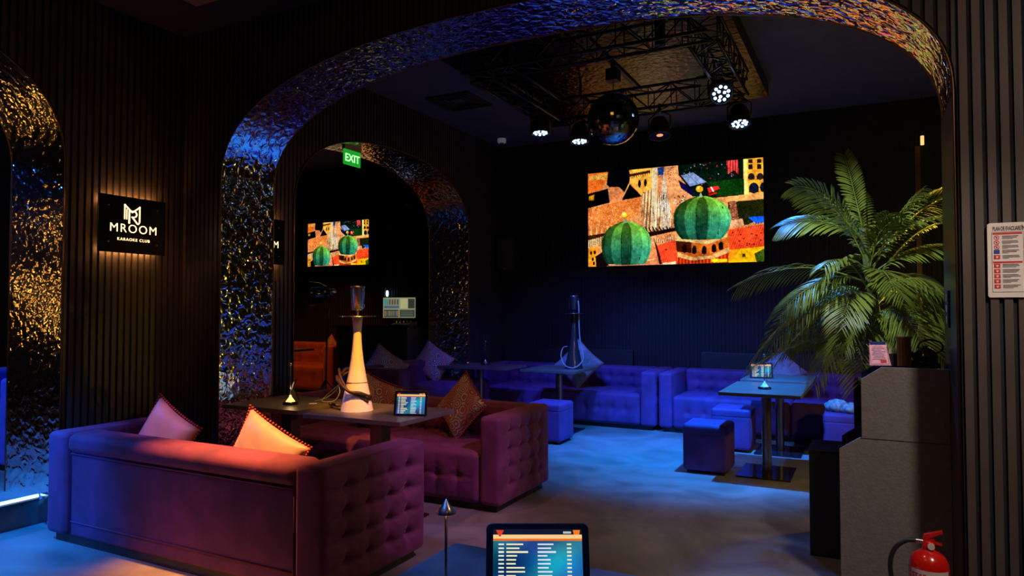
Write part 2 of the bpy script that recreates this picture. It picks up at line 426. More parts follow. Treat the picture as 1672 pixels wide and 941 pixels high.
def town_image():
    W, H = 400, 225
    u, v = np.meshgrid(np.linspace(0,1,W), np.linspace(0,1,H))
    X = 97+18*v+u*(1288-8*v); Y = (193-115*u)*(1-v)+(875-25*u)*v
    p = Paint(X, Y, (196,132,84)); P = p.poly
    p.put(np.ones_like(X, bool), (200,135,88), .12)
    P([(80,150),(265,150),(255,230),(210,310),(90,345)], (206,104,44), .18, (9,.12,.6))
    P([(110,205),(300,190),(300,232),(110,240)], (190,140,70), .35)
    P([(265,140),(445,140),(430,260),(395,330),(370,385),(285,300),(250,270)], (16,14,24), .3)
    P([(80,345),(262,300),(278,405),(90,450)], (12,10,14), .2)
    P([(108,360),(150,345),(150,385),(112,390)], (160,110,20), .5)
    P([(268,290),(350,290),(398,330),(365,380),(285,395)], (204,128,84), .12)
    P([(368,388),(432,258),(530,362)], (10,9,14)); p.line(368,388,432,262,7,(214,150,96)); p.line(432,262,530,352,7,(190,120,70))
    P([(80,458),(525,360),(498,505),(420,530),(230,625),(80,665)], (202,112,58), .30, (7,.1,.5))
    for k in range(150): p.ell(110+rng.rand()*390, 440+rng.rand()*150-.2*0, 3, 3, (232,180,120)) if True else 0
    for k in range(12): p.line(110+k*22, 580+rng.rand()*20, 112+k*22, 720, 6, (216,190,150) if k % 2 else (150,100,50))
    P([(80,652),(245,628),(245,662),(80,690)], (60,35,20), .4); P([(80,690),(240,650),(240,700),(80,745)], (170,130,90), .4, (16,.5,0))
    P([(80,745),(185,725),(190,890),(80,890)], (222,142,44), .2)
    for a,b in ((135,775),(165,770),(150,820),(160,850)): p.ell(a,b,9,14,(30,18,10))
    P([(170,800),(240,760),(285,870),(180,880)], (28,18,16), .4)
    # yellow tower block
    P([(425,130),(600,120),(605,345),(525,350),(438,262)], (222,162,72), .12); P([(430,195),(590,165),(590,185),(430,215)], (70,44,24)); 
    for k in range(9): p.line(450+k*17, 190-k*3, 450+k*17, 222-k*3, 5, (60,40,22))
    p.ell(509,266,11,30,(40,30,24)); p.ell(554,258,11,30,(40,30,24)); p.ell(545,350,12,24,(60,40,30))
    # gothic towers
    P([(525,345),(600,300),(655,380),(700,270),(750,450),(760,620),(560,650)], (182,138,98), .35, (24,.35,.05))
    P([(598,120),(640,120),(650,600),(608,610)], (206,172,132), .2, (11,.35,0))
    P([(690,150),(712,280),(742,460),(748,600),(684,610),(672,420),(682,270)], (186,156,132), .25, (10,.4,0))
    P([(645,145),(695,140),(690,200),(648,205)], (40,70,130), .4)
    for k in range(34):
        x = 530+rng.rand()*220; y = 330+rng.rand()*200; p.line(x, y, x+rng.randn()*8, y+60+rng.rand()*60, 3.5, (244,226,200) if rng.rand()>.4 else (70,48,34))
    for k in range(8): p.line(560+k*26, 585+(k%2)*8, 575+k*26, 618, 10, (38,26,20))
    P([(560,628),(790,590),(790,616),(580,660)], (40,24,18), .4)
    for k in range(26): p.line(600+k*7+rng.rand()*5, 640+rng.rand()*60, 604+k*7, 690+rng.rand()*20, 4, (226,190,150) if k%2 else (40,24,20))
    # square with people
    P([(705,120),(790,115),(860,260),(910,352),(1000,385),(800,420),(745,450),(715,280)], (212,146,98), .1)
    for k in range(46): p.ell(720+rng.rand()*70, 130+rng.rand()*120, 3, 3, (90,60,60))
    for k in range(34): p.ell(765+rng.rand()*100, 355+rng.rand()*75, 5, 5, [(190,30,30),(40,30,40),(230,220,210)][k%3])
    # park
    P([(795,110),(1260,60),(1262,365),(1085,376),(905,362),(860,280),(800,200)], (18,34,26), .5)
    for k in range(60): p.ell(830+rng.rand()*380, 110+rng.rand()*180, 3.5, 3.5, [(150,160,200),(60,90,60),(180,40,40),(40,40,90)][k%4])
    P([(1000,260),(1250,230),(1250,350),(1080,366)], (26,58,26), .35)
    P([(820,205),(905,184),(1002,256),(885,288)], (128,148,188), .08, (14,.1,1.2)); p.line(868,196,945,275,3,(60,70,110))
    P([(800,240),(885,290),(912,352),(905,362),(820,300)], (30,24,70), .5)
    P([(1008,300),(1080,286),(1095,306),(1020,338)], (214,50,50)); p.line(1035,296,1050,325,9,(230,220,220)); p.line(1022,352,1070,338,10,(180,30,30))
    P([(1138,80),(1215,75),(1225,205),(1190,170),(1150,200)], (200,66,66), .2, (18,.35,0))
    P([(1252,70),(1400,60),(1400,345),(1280,352)], (226,158,58), .08)
    P([(1252,70),(1275,70),(1290,352),(1262,352)], (240,196,110), .1)
    for a in (1302,1360):
        p.rect(a-14,90,a+14,165,(50,32,24)); p.rect(a-14,120,a+14,128,(226,158,58)); p.ell(a+6,220,22,26,(50,40,40)); p.rect(a-16,222,a+28,240,(50,40,40))
    p.line(1282,245,1395,235,5,(80,50,20)); p.ell(1325,305,32,40,(30,34,50)); p.rect(1293,305,1357,336,(30,34,50)); p.ell(1385,300,20,36,(30,34,50))
    P([(1075,374),(1400,338),(1400,388),(1150,408)], (214,150,90), .12)
    P([(1150,408),(1400,386),(1400,520),(1290,575),(1170,600)], (40,44,24), .3)
    P([(1160,400),(1205,400),(1230,560),(1165,590)], (130,80,60), .6)
    P([(1288,522),(1400,512),(1400,560),(1340,568)], (28,92,224), .25)
    P([(1165,545),(1250,530),(1262,580),(1165,602)], (206,150,110), .15)
    P([(1155,612),(1400,572),(1400,740),(1165,762)], (224,78,46), .08, (16,.12,.35))
    for k in range(12): p.ell(1180+rng.rand()*200, 630+rng.rand()*100, 7, 5, (50,16,14))
    for k in range(9): p.line(1290+k*11, 600-k*2, 1292+k*11, 572-k*2, 4, (70,40,40))
    P([(1160,762),(1400,738),(1400,890),(1150,890)], (234,178,30), .08); P([(1155,768),(1205,758),(1215,790),(1165,850)], (240,150,40))
    p.rect(1250,790,1270,815,(70,50,10)); P([(1330,790),(1400,750),(1400,860),(1345,850)], (60,80,30), .5)
    P([(605,690),(655,800),(680,890),(280,890),(300,862)], (188,118,80), .1); p.line(440,858,630,822,7,(226,180,130)); p.line(280,862,440,858,5,(236,200,150))
    P([(645,725),(785,680),(800,842),(690,852)], (222,76,46), .08, (14,.12,.3)); P([(620,660),(648,720),(690,860),(668,862)], (60,30,24), .3)
    p.ell(718,755,6,6,(60,20,16)); P([(690,852),(800,840),(800,890),(690,890)], (226,196,150), .2)
    # drum under the right dome
    P([(780,655),(1160,630),(1165,770),(1120,800),(920,835),(795,800)], (192,104,42), .15)
    P([(780,655),(1020,690),(1150,640),(1150,665),(1020,716),(785,690)], (216,170,112), .2, (9,.25,0))
    P([(785,690),(900,700),(900,780),(795,770)], (70,34,20), .3)
    for a,b in ((850,748),(920,758),(990,760),(1058,748),(1106,730)): p.ell(a,b,17,32,(36,20,16)); p.rect(a-17,b,a+17,b+26,(36,20,16))
    P([(800,775),(910,812),(1040,800),(1160,740),(1165,775),(1060,822),(900,836),(805,806)], (206,158,104), .15)
    P([(790,806),(900,836),(1060,822),(1160,780),(1160,890),(790,890)], (170,60,26), .15, (24,.3,0)); p.rect(1040,826,1150,850,(220,180,40))
    def dome(cx, cy, rx, ry, ybot, seed):
        yy = np.where(Y < cy, (cy-Y)/ry, (Y-cy)/(ry*1.25)); prof = np.sqrt(np.clip(1-np.clip(yy,0,1)**2.1, 0, 1))
        prof = np.where(Y < cy-ry*.72, prof*(.86+.14*np.clip((Y-cy+ry)/(ry*.28),0,1)), prof)
        t = (X-cx)/(rx*np.maximum(prof,1e-3)); mk = (abs(t) < 1) & (yy < 1) & (Y < ybot+8*np.cos((X-cx)/rx*2))
        a = np.arcsin(np.clip(t,-1,1)); k = np.floor((a+PI/2)/(PI/7)); ph = ((a+PI/2)/(PI/7)) % 1
        sh = np.array([.50,.62,.98,.66,1.10,1.32,1.2,1.0])[np.clip(k,0,7).astype(int)]
        top = np.clip((cy-Y)/ry*.9+.25, 0, 1)[...,None]
        c = np.array((56,128,98))*(1-top)+np.array((104,150,54))*top
        c = c*sh[...,None]*(1-.35*(ph < .06))[...,None]*(1+.10*np.sin(ph*40))[...,None]*(.93+.14*p.noise)[...,None]
        low = np.clip((Y-cy)/(ry*1.2), 0, 1)[...,None]; c = c*(1-.35*low)*np.array((1,1,1.03))
        p.c[mk] = c[mk]
    dome(412,715,193,172,856,1); P([(385,560),(403,515),(425,550)], (120,160,120)); p.ell(395,495,20,20,(246,186,40)); p.ell(391,489,8,8,(255,240,170)); p.ell(420,518,12,7,(200,140,30))
    dome(970,525,203,165,676,2); P([(948,372),(962,330),(976,368)], (150,180,150)); p.ell(953,307,25,23,(244,180,30)); p.ell(946,299,9,8,(255,240,160))
    for a,b in ((378,690),(518,810),(935,500),(1085,630),(1115,440)): p.line(a,b,a+2,b+14,7,(16,40,26))
    # soft mottling over the whole picture
    def soft(n, m):
        g = rng.rand(n, m); yi = np.linspace(0, n-1.001, H); xi = np.linspace(0, m-1.001, W); a = yi.astype(int); b = xi.astype(int)
        fy = (yi-a)[:,None]; fx = (xi-b)[None,:]
        return (g[a][:,b]*(1-fy)*(1-fx)+g[a+1][:,b]*fy*(1-fx)+g[a][:,b+1]*(1-fy)*fx+g[a+1][:,b+1]*fy*fx)[...,None]
    c = p.c*(.62+.34*soft(14,24)+.30*soft(50,90)+.22*soft(110,200))
    c = (c-112)*1.18+104
    return c

def tablet_image(W=150, H=112, seed=0):
    r = np.random.RandomState(seed)
    X, Y = np.meshgrid(np.linspace(0,1,W), np.linspace(0,1,H)); p = Paint(X*100, Y*75, (20,90,150))
    p.c[:] = np.stack([20+30*X+20*np.sin(Y*9), 95+60*X+30*np.sin(X*8+Y*5), 160+50*X], -1)
    p.c *= (.75+.25*np.sin(X*5+1)*np.cos(Y*6))[...,None]
    p.rect(0,0,100,6,(16,22,44)); p.rect(0,6,100,10.5,(250,206,140)); p.rect(0,10.5,100,13,(236,112,20))
    p.poly([(3,1),(12,1),(10,5),(8.5,8),(6.5,8),(5,5)], (220,60,30)); p.poly([(90,1),(98,1),(97,6),(91,6)], (250,120,20)); p.rect(79,2.5,88,5,(190,190,190))
    y = 16
    while y < 74:
        p.rect(6,y,12,y+1.6,(236,240,230)); p.rect(15,y,15+10+r.rand()*16,y+1.6,(246,240,190)); p.rect(50,y,50+8+r.rand()*14,y+1.6,(220,232,240)); p.rect(83,y,88,y+1.6,(236,236,200)); y += 4.3
    return p.c
def desktop_image():
    W, H = 120, 80; X, Y = np.meshgrid(np.linspace(0,100,W), np.linspace(0,70,H)); p = Paint(X, Y, (176,176,128))
    p.rect(2,4,50,26,(120,150,130)); p.rect(4,6,14,24,(60,170,170)); 
    for k in range(8): p.rect(16+k*4,7,18.5+k*4,24,(40,40,50) if k%2 else (190,120,90))
    p.rect(54,4,76,38,(206,204,150)); p.rect(78,4,98,38,(60,64,56)); p.rect(2,28,50,38,(90,110,140))
    p.rect(2,42,48,68,(36,48,50)); p.rect(52,42,98,68,(50,64,60))
    for k in range(10): p.rect(4+k*4.4,46,7+k*4.4,64,(90,130,130) if k%3 else (200,120,60)); p.rect(54,44+k*2.4,94,45+k*2.4,(110,120,100))
    return p.c*.8

# ------------------------------------------------------------------ the setting
X0 = -4.82; XB = -5.45; Y1 = 3.66; Y2 = 4.18; YB = 9.05
A1 = (-4.38, .37); A2 = (4.86, 8.10); AL = (-.47, 2.77); Z0, ZB_, PW = 2.42, .88, 2.4
ZC1, ZC2 = 3.62, 3.85
def arch_z(t, A):
    c = (A[0]+A[1])/2; a = (A[1]-A[0])/2; q = abs(t-c)/a
    if q >= 1: return None
    return Z0+ZB_*(1-q**PW)**(1/PW)

f = MB(); f.box(-9.6, 3.2, -3, YB+.2, -.1, 0); struct(f.build('floor', M['floor']))
f = MB(); f.box(-9.6, -5.02, -3, YB, 0.001, .16); f.box(-5.02, -4.30, 5.7, 8.05, 0.001, .16); struct(f.build('floor_platform', M['floor']))
f = MB(); f.box(-9.6, 3.2, Y1+.25, YB+.2, ZC2, ZC2+.1); struct(f.build('ceiling', M['ceiling']))
f = MB(); f.box(-9.6, 3.2, -3, Y1+.2, ZC1, ZC1+.1); struct(f.build('ceiling_front', M['wall_dark']))
f = MB(); f.box(-3.82, 2.2, -2, 2.99, 3.4, 3.47); struct(f.build('trim_1', M['brown'], bevel=.004))

def slatted(name, axis, s0, s1, face, back, zt, holes, m, pitch=.05, width=.032, zb=0, out=-1, body=True, backm=None):
    """wall running along axis from s0 to s1; face = slat front coordinate, body to back; out = which way the slats stick"""
    mb = MB(); bb = MB(); base = face-out*.014
    def low(t):
        for A in holes:
            z = arch_z(t, A)
            if z: return z
        return zb
    def col(B, t0, t1, a, b):
        mid = (t0+t1)/2
        inside = any(A[0] < mid < A[1] for A in holes)
        za = low(t0+1e-5) if inside else zb; zb2 = low(t1-1e-5) if inside else zb
        if inside and (za == zb or zb2 == zb):
            za = za if za != zb else Z0; zb2 = zb2 if zb2 != zb else Z0
        a, b = min(a,b), max(a,b)
        P = lambda t, d, z: (t, d, z) if axis == 'x' else (d, t, z)
        B.add([P(t0,a,za),P(t1,a,zb2),P(t1,b,zb2),P(t0,b,za),P(t0,a,zt),P(t1,a,zt),P(t1,b,zt),P(t0,b,zt)],
              [(0,3,2,1),(4,5,6,7),(0,1,5,4),(1,2,6,5),(2,3,7,6),(3,0,4,7)])
    n = int((s1-s0)/pitch)
    brk = sorted({s0, s1, *[x for A in holes for x in A if s0 < x < s1]})
    for a, b in zip(brk, brk[1:]):
        inside = any(A[0] < (a+b)/2 < A[1] for A in holes); k = max(1, int((b-a)/.02)) if inside else 1
        for i in range(k):
            col(bb, a+(b-a)*i/k, a+(b-a)*(i+1)/k, base, back)
    for i in range(n+1):
        t = s0+i*pitch+(pitch-width)/2
        pts = [t, min(t+width, s1)]
        if t >= s1: break
        cut = [x for A in holes for x in A if pts[0] < x < pts[1]]
        pts = sorted(pts+cut); q = []
        for a, b in zip(pts, pts[1:]):
            k = 2 if any(A[0] < (a+b)/2 < A[1] for A in holes) else 1
            for j in range(k): col(mb, a+(b-a)*j/k, a+(b-a)*(j+1)/k, face, base)
    w = struct(bb.build(name, backm or M['slat_back']))
    s = mb.build('slat_panel', m, w)
    return w

slatted('wall_front', 'x', X0+.015, 2.6, Y1, Y2-.014, ZC2, [A1], M['slat'])
# the lighter brown slats of the right-hand pillar are the stretch past the arch
w2 = slatted('wall_front_right', 'x', A1[1]+.0, 2.6, Y1-.016, Y1+.002, ZC1, [], M['slat_right'], width=.031)
slatted('wall_front_rear_face', 'x', X0+.015, 2.6, Y2, Y2-.016, ZC2, [A1], M['slat'], out=1)
slatted('wall_left', 'y', -3, YB, X0, XB, ZC2, [A2, AL], M['slat'], out=1)
slatted('wall_back', 'x', -9.6, 3.2, YB, YB+.15, ZC2, [], M['slat_black'])
f = MB(); f.box(2.6, 2.75, Y2, YB, 0, ZC2); f.box(2.6, 2.75, -3, Y1-.02, 0, ZC1); struct(f.build('wall_right', M['wall_dark']))
f = MB(); f.box(-9.7, -9.6, -3, YB, 0, ZC2); struct(f.build('wall_far_left', M['wall_dark']))
f = MB(); f.box(-9.6, 3.2, -3.1, -3, 0, ZC1); struct(f.build('wall_near', M['wall_dark']))

def lining(n, A, axis, d0, d1):
    """hammered metal sheet on the inside of an arch, with a thin edge strip on both sides"""
    pts = []; K = 90; c = (A[0]+A[1])/2; a = (A[1]-A[0])/2
    for z in np.linspace(0.002, Z0, 14)[:-1]: pts.append((A[0], z))
    for k in range(K+1):
        th = PI*k/K; cc, ss = math.cos(th), math.sin(th)
        r = (abs(cc)**PW+abs(ss)**PW)**(-1/PW); pts.append((c-a*cc*r, Z0+ZB_*ss*r))
    for z in np.linspace(Z0, 0.002, 14)[1:]: pts.append((A[1], z))
    ins = []
    for i, (t, z) in enumerate(pts):
        t0, z0 = pts[max(i-1,0)]; t1, z1 = pts[min(i+1,len(pts)-1)]; dt, dz = t1-t0, z1-z0; L = math.hypot(dt,dz)
        ins.append((t+dz/L*.012, z-dt/L*.012 if z > .01 else z))
    P = lambda t, d, z: (t, d, z) if axis == 'x' else (d, t, z)
    mb = MB(); vs = []
    ds = np.linspace(d0, d1, 6)
    for t, z in ins:
        for d in ds: vs.append(P(t, d, z))
    mb.add(vs, [(i*6+j,(i+1)*6+j,(i+1)*6+j+1,i*6+j+1) for i in range(len(ins)-1) for j in range(5)], True)
    o = struct(mb.build('trim_%d' % n, M['ripple']))
    e = MB()
    for d in (d0, d1): e.tube([P(t, d, z) for t, z in ins], .006, 6)
    e.build('edge_strip', M['brass'], o)
    return o
lining(2, A1, 'x', Y1-.004, Y2+.004)
lining(3, A2, 'y', XB-.004, X0+.004)
lining(4, AL, 'y', XB-.004, X0+.004)
f = MB(); f.box(.353,.357,Y1-.002,Y2+.002,0,Z0); struct(f.build('trim_9', mat('dark_satin_panel', (.05,.045,.05), .3, var=.2)))
# suspended hammered ceiling panel, ledge boards behind the sofas, timber post
f = MB(); f.box(-3.4, -.9, 4.25, 7.7, 3.70, ZC2); struct(f.build('trim_5', M['ripple_dark']))
f = MB(); f.box(-4.74, -2.8, 8.985, YB-.005, .5, .90); struct(f.build('trim_6', M['black'], bevel=.004))
f = MB(); f.box(-1.9, -.05, 8.985, YB-.005, .5, .90); struct(f.build('trim_7', M['black'], bevel=.004))
f = MB(); f.box(.50, .55, 8.96, YB-.003, 0, 3.28); struct(f.build('trim_8', M['wood']))

# step edge light in the left arch
t = thing('step_light', 'bright cool LED strip tube along the step edge under left arch', 'step light', (-4.99, 1.1, .16))
f = MB(); f.box(-.03, .03, -1.5, 1.62, 0.002, .022); f.build('profile', M['darksteel'], t)
f = MB(); f.tube([(.012,-1.5,.037),(.012,1.62,.037)], .011, 10); f.build('light_tube', M['glow_white'], t)
f = MB(); f.lathe([(.02,0),(.02,.035)], (.03,1.645,.03), 12, M=Matrix.Rotation(-PI/2,3,'X')); f.box(.02,.11,1.63,1.655,.035,.05); f.ball((.12,1.64,.05),.018,10,6); f.build('bracket', M['steel'], t)

# ------------------------------------------------------------------ signs
def monogram(parent, m, cx, cz, s, y):
    mb = MB()
    def stroke(a, b, w):
        w *= .72
        a = Vector(a); b = Vector(b); d = (b-a).normalized(); n = Vector((-d.y, d.x))*w/2
        mb.prism([tuple(a+n), tuple(b+n), tuple(b-n), tuple(a-n)], 'y', y-.006, y)
    q = lambda x, z: (cx+x*s, cz+z*s)
    stroke(q(-.5,-.35), q(-.5,.6), .085*s); stroke(q(.5,-.45), q(.5,.55), .085*s)
    stroke(q(-.53,.58), q(0,.12), .10*s); stroke(q(.53,.52), q(0,.12), .10*s)
    stroke(q(-.36,-.35), q(-.36,.3), .05*s)
    stroke(q(-.2,-.6), q(-.2,.22), .11*s); stroke(q(-.2,.2), q(.12,.2), .09*s)
    pts = [q(.1+.2*math.sin(a), .02+.19*math.cos(a)) for a in np.linspace(0, PI, 9)]
    for a, b in zip(pts, pts[1:]): stroke(a, b, .09*s)
    stroke(q(-.05,-.17), q(.12,-.17), .08*s); stroke(q(0,-.17), q(.38,-.6), .10*s); stroke(q(.5,-.45), q(.42,-.6), .06*s)
    mb.build('monogram', m, parent)
def mroom_sign(y, label):
    # local x runs along the wall toward the back of the room, local -y faces the room
    t = thing('illuminated_sign', label, 'sign', (X0+.045, y, 2.06), PI/2, 'MROOM signs')
    f = MB(); f.box(-.26, .26, -.012, 0, -.205, .205); f.build('board', M['gloss'], t, bevel=.002)
    for z in (-.19, .17):
        f = MB(); f.box(-.2, .2, .004, .012, z, z+.02); f.build('halo_light', M['glow_halo'], t)
    for x, z in ((-.185,.13),(.19,.13),(-.185,-.13),(.19,-.13)):
        f = MB(); f.lathe([(.006,-.045),(.006,.004)], (x,-.012,z), 10, M=Matrix.Rotation(PI/2,3,'X')); f.build('standoff_bolt', M['steel'], t)
    monogram(t, M['glow_warm'], -.01, .08, .115, -.012)
    text_obj('lettering', 'MROOM', .088, M['glow_warm'], t, (.005,-.014,-.055), (PI/2,0,0), .001, -.0006, 1.2)
    text_obj('small_lettering', 'KARAOKE CLUB', .029, M['glow_warm'], t, (.005,-.014,-.115), (PI/2,0,0), .001, .0, 1.25)
    return t
mroom_sign(3.22, 'black square MROOM karaoke sign on slatted wall above the near sofa')
mroom_sign(4.435, 'black MROOM sign cut off behind the arch so one letter M shows')

t = thing('exit_sign', 'small green glowing EXIT sign hanging inside the second arch', 'exit sign', (-5.1, 6.02, 3.05), PI/2)
f = MB(); f.box(-.14, .14, -.006, .006, 0, .17); f.build('acrylic_panel', M['green'], t)
text_obj('lettering', 'EXIT', .12, M['green_txt'], t, (0,-.007,.04), (PI/2,0,0), .001, .001)
f = MB(); f.box(-.14, .14, -.02, .02, .17, .225); f.build('housing', M['darksteel'], t)

# evacuation plan
t = thing('evacuation_plan', 'white evacuation plan board with red and blue symbols on brown slats', 'safety sign', (.47, Y1-.017, 1.50))
W_, H_ = .46, .325
f = MB(); f.prism([(0+.012*(1-math.cos(a)) if 0 else (.012+math.cos(a)*.012+(W_-.024)*(math.cos(a)>0)) , (.012+math.sin(a)*.012+(H_-.024)*(math.sin(a)>0))) for a in [k*PI/8+.001 for k in range(16)]], 'y', -.008, 0); f.build('board', M['paper'], t)
text_obj('title', 'PLAN DE EVACUARE ÎN', .025, M['ink'], t, (.020,-.0085,H_-.034), (PI/2,0,0), .0004, .0007, .95, 'LEFT').scale = (.46,1,1)
def flat(name, rects, m, d=.0088):
    f = MB()
    for a, b, c, e in rects: f.box(a, c, -d, -.008, H_-e, H_-b)
    return f.build(name, m, t)
flat('red_bar', [(.02,.043,.125,.051)], M['ink_red'])
flat('red_bar', [(.02,.168,.125,.176)], M['ink_red'])
flat('table_lines', [(.016,.04,.0175,.30),(.129,.04,.1305,.30),(.016,.30,.1305,.3015),(.137,.04,.138,.30),(.137,.075,.45,.076),(.137,.299,.45,.300),(.016,.04,.1305,.041),(.137,.04,.45,.041)], M['ink'])
ys = [.064,.086,.106,.126,.149]; ys2 = [.187,.210,.232,.254,.277]
for y in ys[:3]:
    f = MB(); f.tube([(.034+.009*math.cos(a),-.0085,H_-y+.009*math.sin(a)) for a in [k*PI/8 for k in range(16)]], .0014, 4, closed=True); f.tube([(.028,-.0085,H_-y+.006),(.04,-.0085,H_-y-.006)], .0011, 4); f.box(.031,.037,-.0088,-.008,H_-y-.004,H_-y+.004); f.build('prohibition_symbol', M['ink_red'], t)
f = MB(); f.box(.023,.045,-.0088,-.008,H_-ys[3]-.009,H_-ys[3]+.009); f.build('blue_symbol', M['ink_blue'], t)
f = MB(); f.box(.14,.165,-.0088,-.008,H_-.072,H_-.050); f.box(.14,.40,-.0088,-.008,H_-.049,H_-.043); f.build('telephone_symbol', M['ink_blue'], t)
f = MB(); f.tube([(.146,-.009,H_-.054),(.149,-.009,H_-.064),(.159,-.009,H_-.067)], .002, 5); f.build('telephone_icon', M['paper'], t)
for y in [ys[4]]+ys2:
    f = MB(); f.box(.023,.046,-.0088,-.008,H_-y-.009,H_-y+.009); s = f.build('fire_symbol', M['ink_red'], t)
    f = MB(); f.prism([(.030,H_-y+.003),(.040,H_-y+.004),(.037,H_-y-.005),(.033,H_-y-.005)], 'y', -.0092, -.0088); f.build('icon', M['paper'], s)
tl = []
for y in ys+ys2:
    tl += [(.054,y-.007,.054+.055+.01*random.random(),y-.004),(.054,y-.001,.054+.05+.015*random.random(),y+.002),(.054,y+.005,.054+.02+.03*random.random(),y+.007)]
tl += [(.15,.27,.162,.273),(.148,.278,.156,.296),(.17,.276,.2,.28),(.17,.284,.2,.288),(.17,.292,.2,.295)]
flat('small_print', tl, M['ink'])

# ------------------------------------------------------------------ televisions
town = screen_mesh('tv_screen', town_image(), 2.30, 1.29, 1.15, 'tv_picture')
def tv(label, cx, cz, s, y):
    t = thing('television', label, 'television', (cx, y, cz), 0, 'wall televisions')
    f = MB(); w, h = 1.165*s, .66*s
    f.box(-w, w, 0, .05, -h, h); f.build('casing', M['gloss'], t, bevel=.003)
    o = bpy.data.objects.new('screen', town); COL.objects.link(o); o.parent = t; o.location = (0,-.003,0); o.scale = (s,1,s)
    return t
tv('large wall television showing an aerial town view with green domes', -2.27, 2.68, 1.0, 8.975)
tv('smaller wall television seen through the arch in the next room', -7.90, 2.55, .572, 8.975)

# ------------------------------------------------------------------ sofas
# near sofa, its plain back towards us
sofa('velvet_sofa', 'plum velvet sofa with its plain back to us, right arm buttoned', 2.29, .86, .68, .42, M['plum'], (-3.475, 3.0, 0), PI, arm=.2, res=.014, back_out=True)
sofa('velvet_sofa', 'plum buttoned velvet sofa behind the two dark tables, beside the walkway', 2.36, .86, .68, .42, M['plum'], (-3.50, 4.76, 0), 0, arm=.17, arms='LR', res=.014, fbtn=1)
sofa('velvet_sofa', 'long violet sofa under the wall left of the large television', 2.50, .88, .70, .43, M['violet'], (-3.50, 8.545, 0), 0, arm=.19, res=.022, seats=2, fbtn=1)
sofa('velvet_sofa', 'violet sofa against the back wall behind the palm and tables', 2.9, .88, .70, .43, M['violet'], (-.765, 8.545, 0), 0, arm=.16, res=.022, seats=2, fbtn=1)
sofa('velvet_sofa', 'violet sofa set in the second arch with two patterned cushions', 1.95, .80, .66, .40, M['violet'], (-4.71, 6.83, .16), PI/2, arms='L', arm=.2, res=.03)
sofa('velvet_sofa', 'rust orange sofa lit warm in the next room', 2.1, .88, .74, .42, M['rust'], (-8.22, 8.5, .16), 0, arm=.2, res=.035)
sofa('velvet_sofa', 'blue velvet sofa showing at the edge through the left arch', 1.4, .8, .74, .42, mat('blue_velvet', (.12,.10,.5), .7, sheen=.6, var=.2), (-6.65, 3.45, .16), 0, arm=.2, res=.04)

ottoman('dark violet cube ottoman nearest us, left of the round-poled table', -1.48, -1.09, 6.2, 6.58)
ottoman('violet cube ottoman just behind the nearest one, beside the table poles', -1.45, -1.06, 7.3, 7.7)
ottoman('bright blue-topped cube ottoman behind the plum sofa arm', -3.31, -2.92, 6.82, 7.2)
ottoman('violet cube ottoman carrying the pale crumpled cloth', -.40, 0.0, 7.4, 7.8)
ottoman('low violet ottoman in front of the arch sofa', -4.18, -3.77, 6.5, 6.88)

# ------------------------------------------------------------------ tables
def table(label, cx, cy, w, d, square, sticker=None, m=None, z=.75, base=.55, zf=0, group='dark pedestal tables'):
    t = thing('pedestal_table', label, 'table', (cx, cy, zf), 0, group)
    f = MB(); f.box(-w/2, w/2, -d/2, d/2, z-.03, z); f.build('tabletop', m or M['tabletop'], t, bevel=.003)
    f = MB()
    if square: f.box(-.05, .05, -.05, .05, .012, z-.03); f.build('pole', M['darksteel'], t, bevel=.004)
    else: f.lathe([(.042,.012),(.042,z-.03)], (0,0,0), 28); f.build('pole', M['pole'], t)
    f = MB(); f.box(-base/2*.8, base/2*.8, -base/2, base/2, 0, .014); f.build('base_plate', M['gloss'], t, bevel=.002)
    if sticker:
        f = MB(); f.lathe([(.03,z),(.03,z+.0012)], (sticker[0], sticker[1], 0), 20); f.build('sticker', M['paper'], t)
    return t
table('square-poled dark table at the arch pillar with small lit lamp', -3.865, 3.89, .74, .62, True, (.2,.02))
table('square-poled dark table carrying the white hookah and a tablet', -2.98, 3.83, .80, .64, True, (.28,.1))
table('thin-topped table near the corner with a lamp and microphone', -4.32, 7.55, 1.0, .6, False)
table('table carrying the dark hookah in front of the violet sofa', -3.27, 7.6, .68, .74, False, (.22,.1))
table('round-poled table nearest us on the open floor, with lamp', -.81, 6.52, .65, .96, False)
table('round-poled table behind the lamp table, holding a tablet', -.81, 7.56, .66, .72, False)
table('blue-lit table across the bottom edge holding the big tablet', -.68, 1.36, .86, .86, True, m=mat('blue_light_tint_top', (.09,.12,.14), .38, var=.5, vscale=5))  # blue of the light on this top is tinted into its colour
table('dark low table in the next room before the rust sofa', -7.6, 7.35, .9, .6, False, zf=.16, z=.72)

# ------------------------------------------------------------------ small lamps
def table_lamp(label, loc, foot='glow_lamp'):
    t = thing('table_lamp', label, 'lamp', loc, 0, 'thin table lamps')
    f = MB(); f.lathe([(.055,0),(.057,.004),(.055,.018),(.04,.022)], n=28); f.build('base', M['gloss'], t)
    f = MB(); f.lathe([(.034,.022),(.024,.036),(.010,.055),(.006,.07)], n=24); f.build('glass_cone', M[foot], t)
    f = MB(); f.tube([(0,0,.065),(0,0,.285)], .0045, 10); f.build('pole', M['darksteel'], t)
    f = MB(); f.lathe([(.004,.28),(.012,.287),(.012,.300),(.004,.306)], n=16); f.build('cap', M['steel'], t)
    return t
L0 = table_lamp('thin lamp with glowing glass foot on table by the arch pillar', (-3.78, 3.80, .75))
table_lamp('thin unlit lamp on the thin-topped corner table', (-4.29, 7.62, .75), 'steel')
table_lamp('thin lamp on the open-floor table below the palm', (-.81, 6.42, .75), 'white')
t = thing('cone_lamp', 'slim cordless lamp with small metal cone shade on the blue-lit table', 'lamp', (-.83, 1.30, .75))
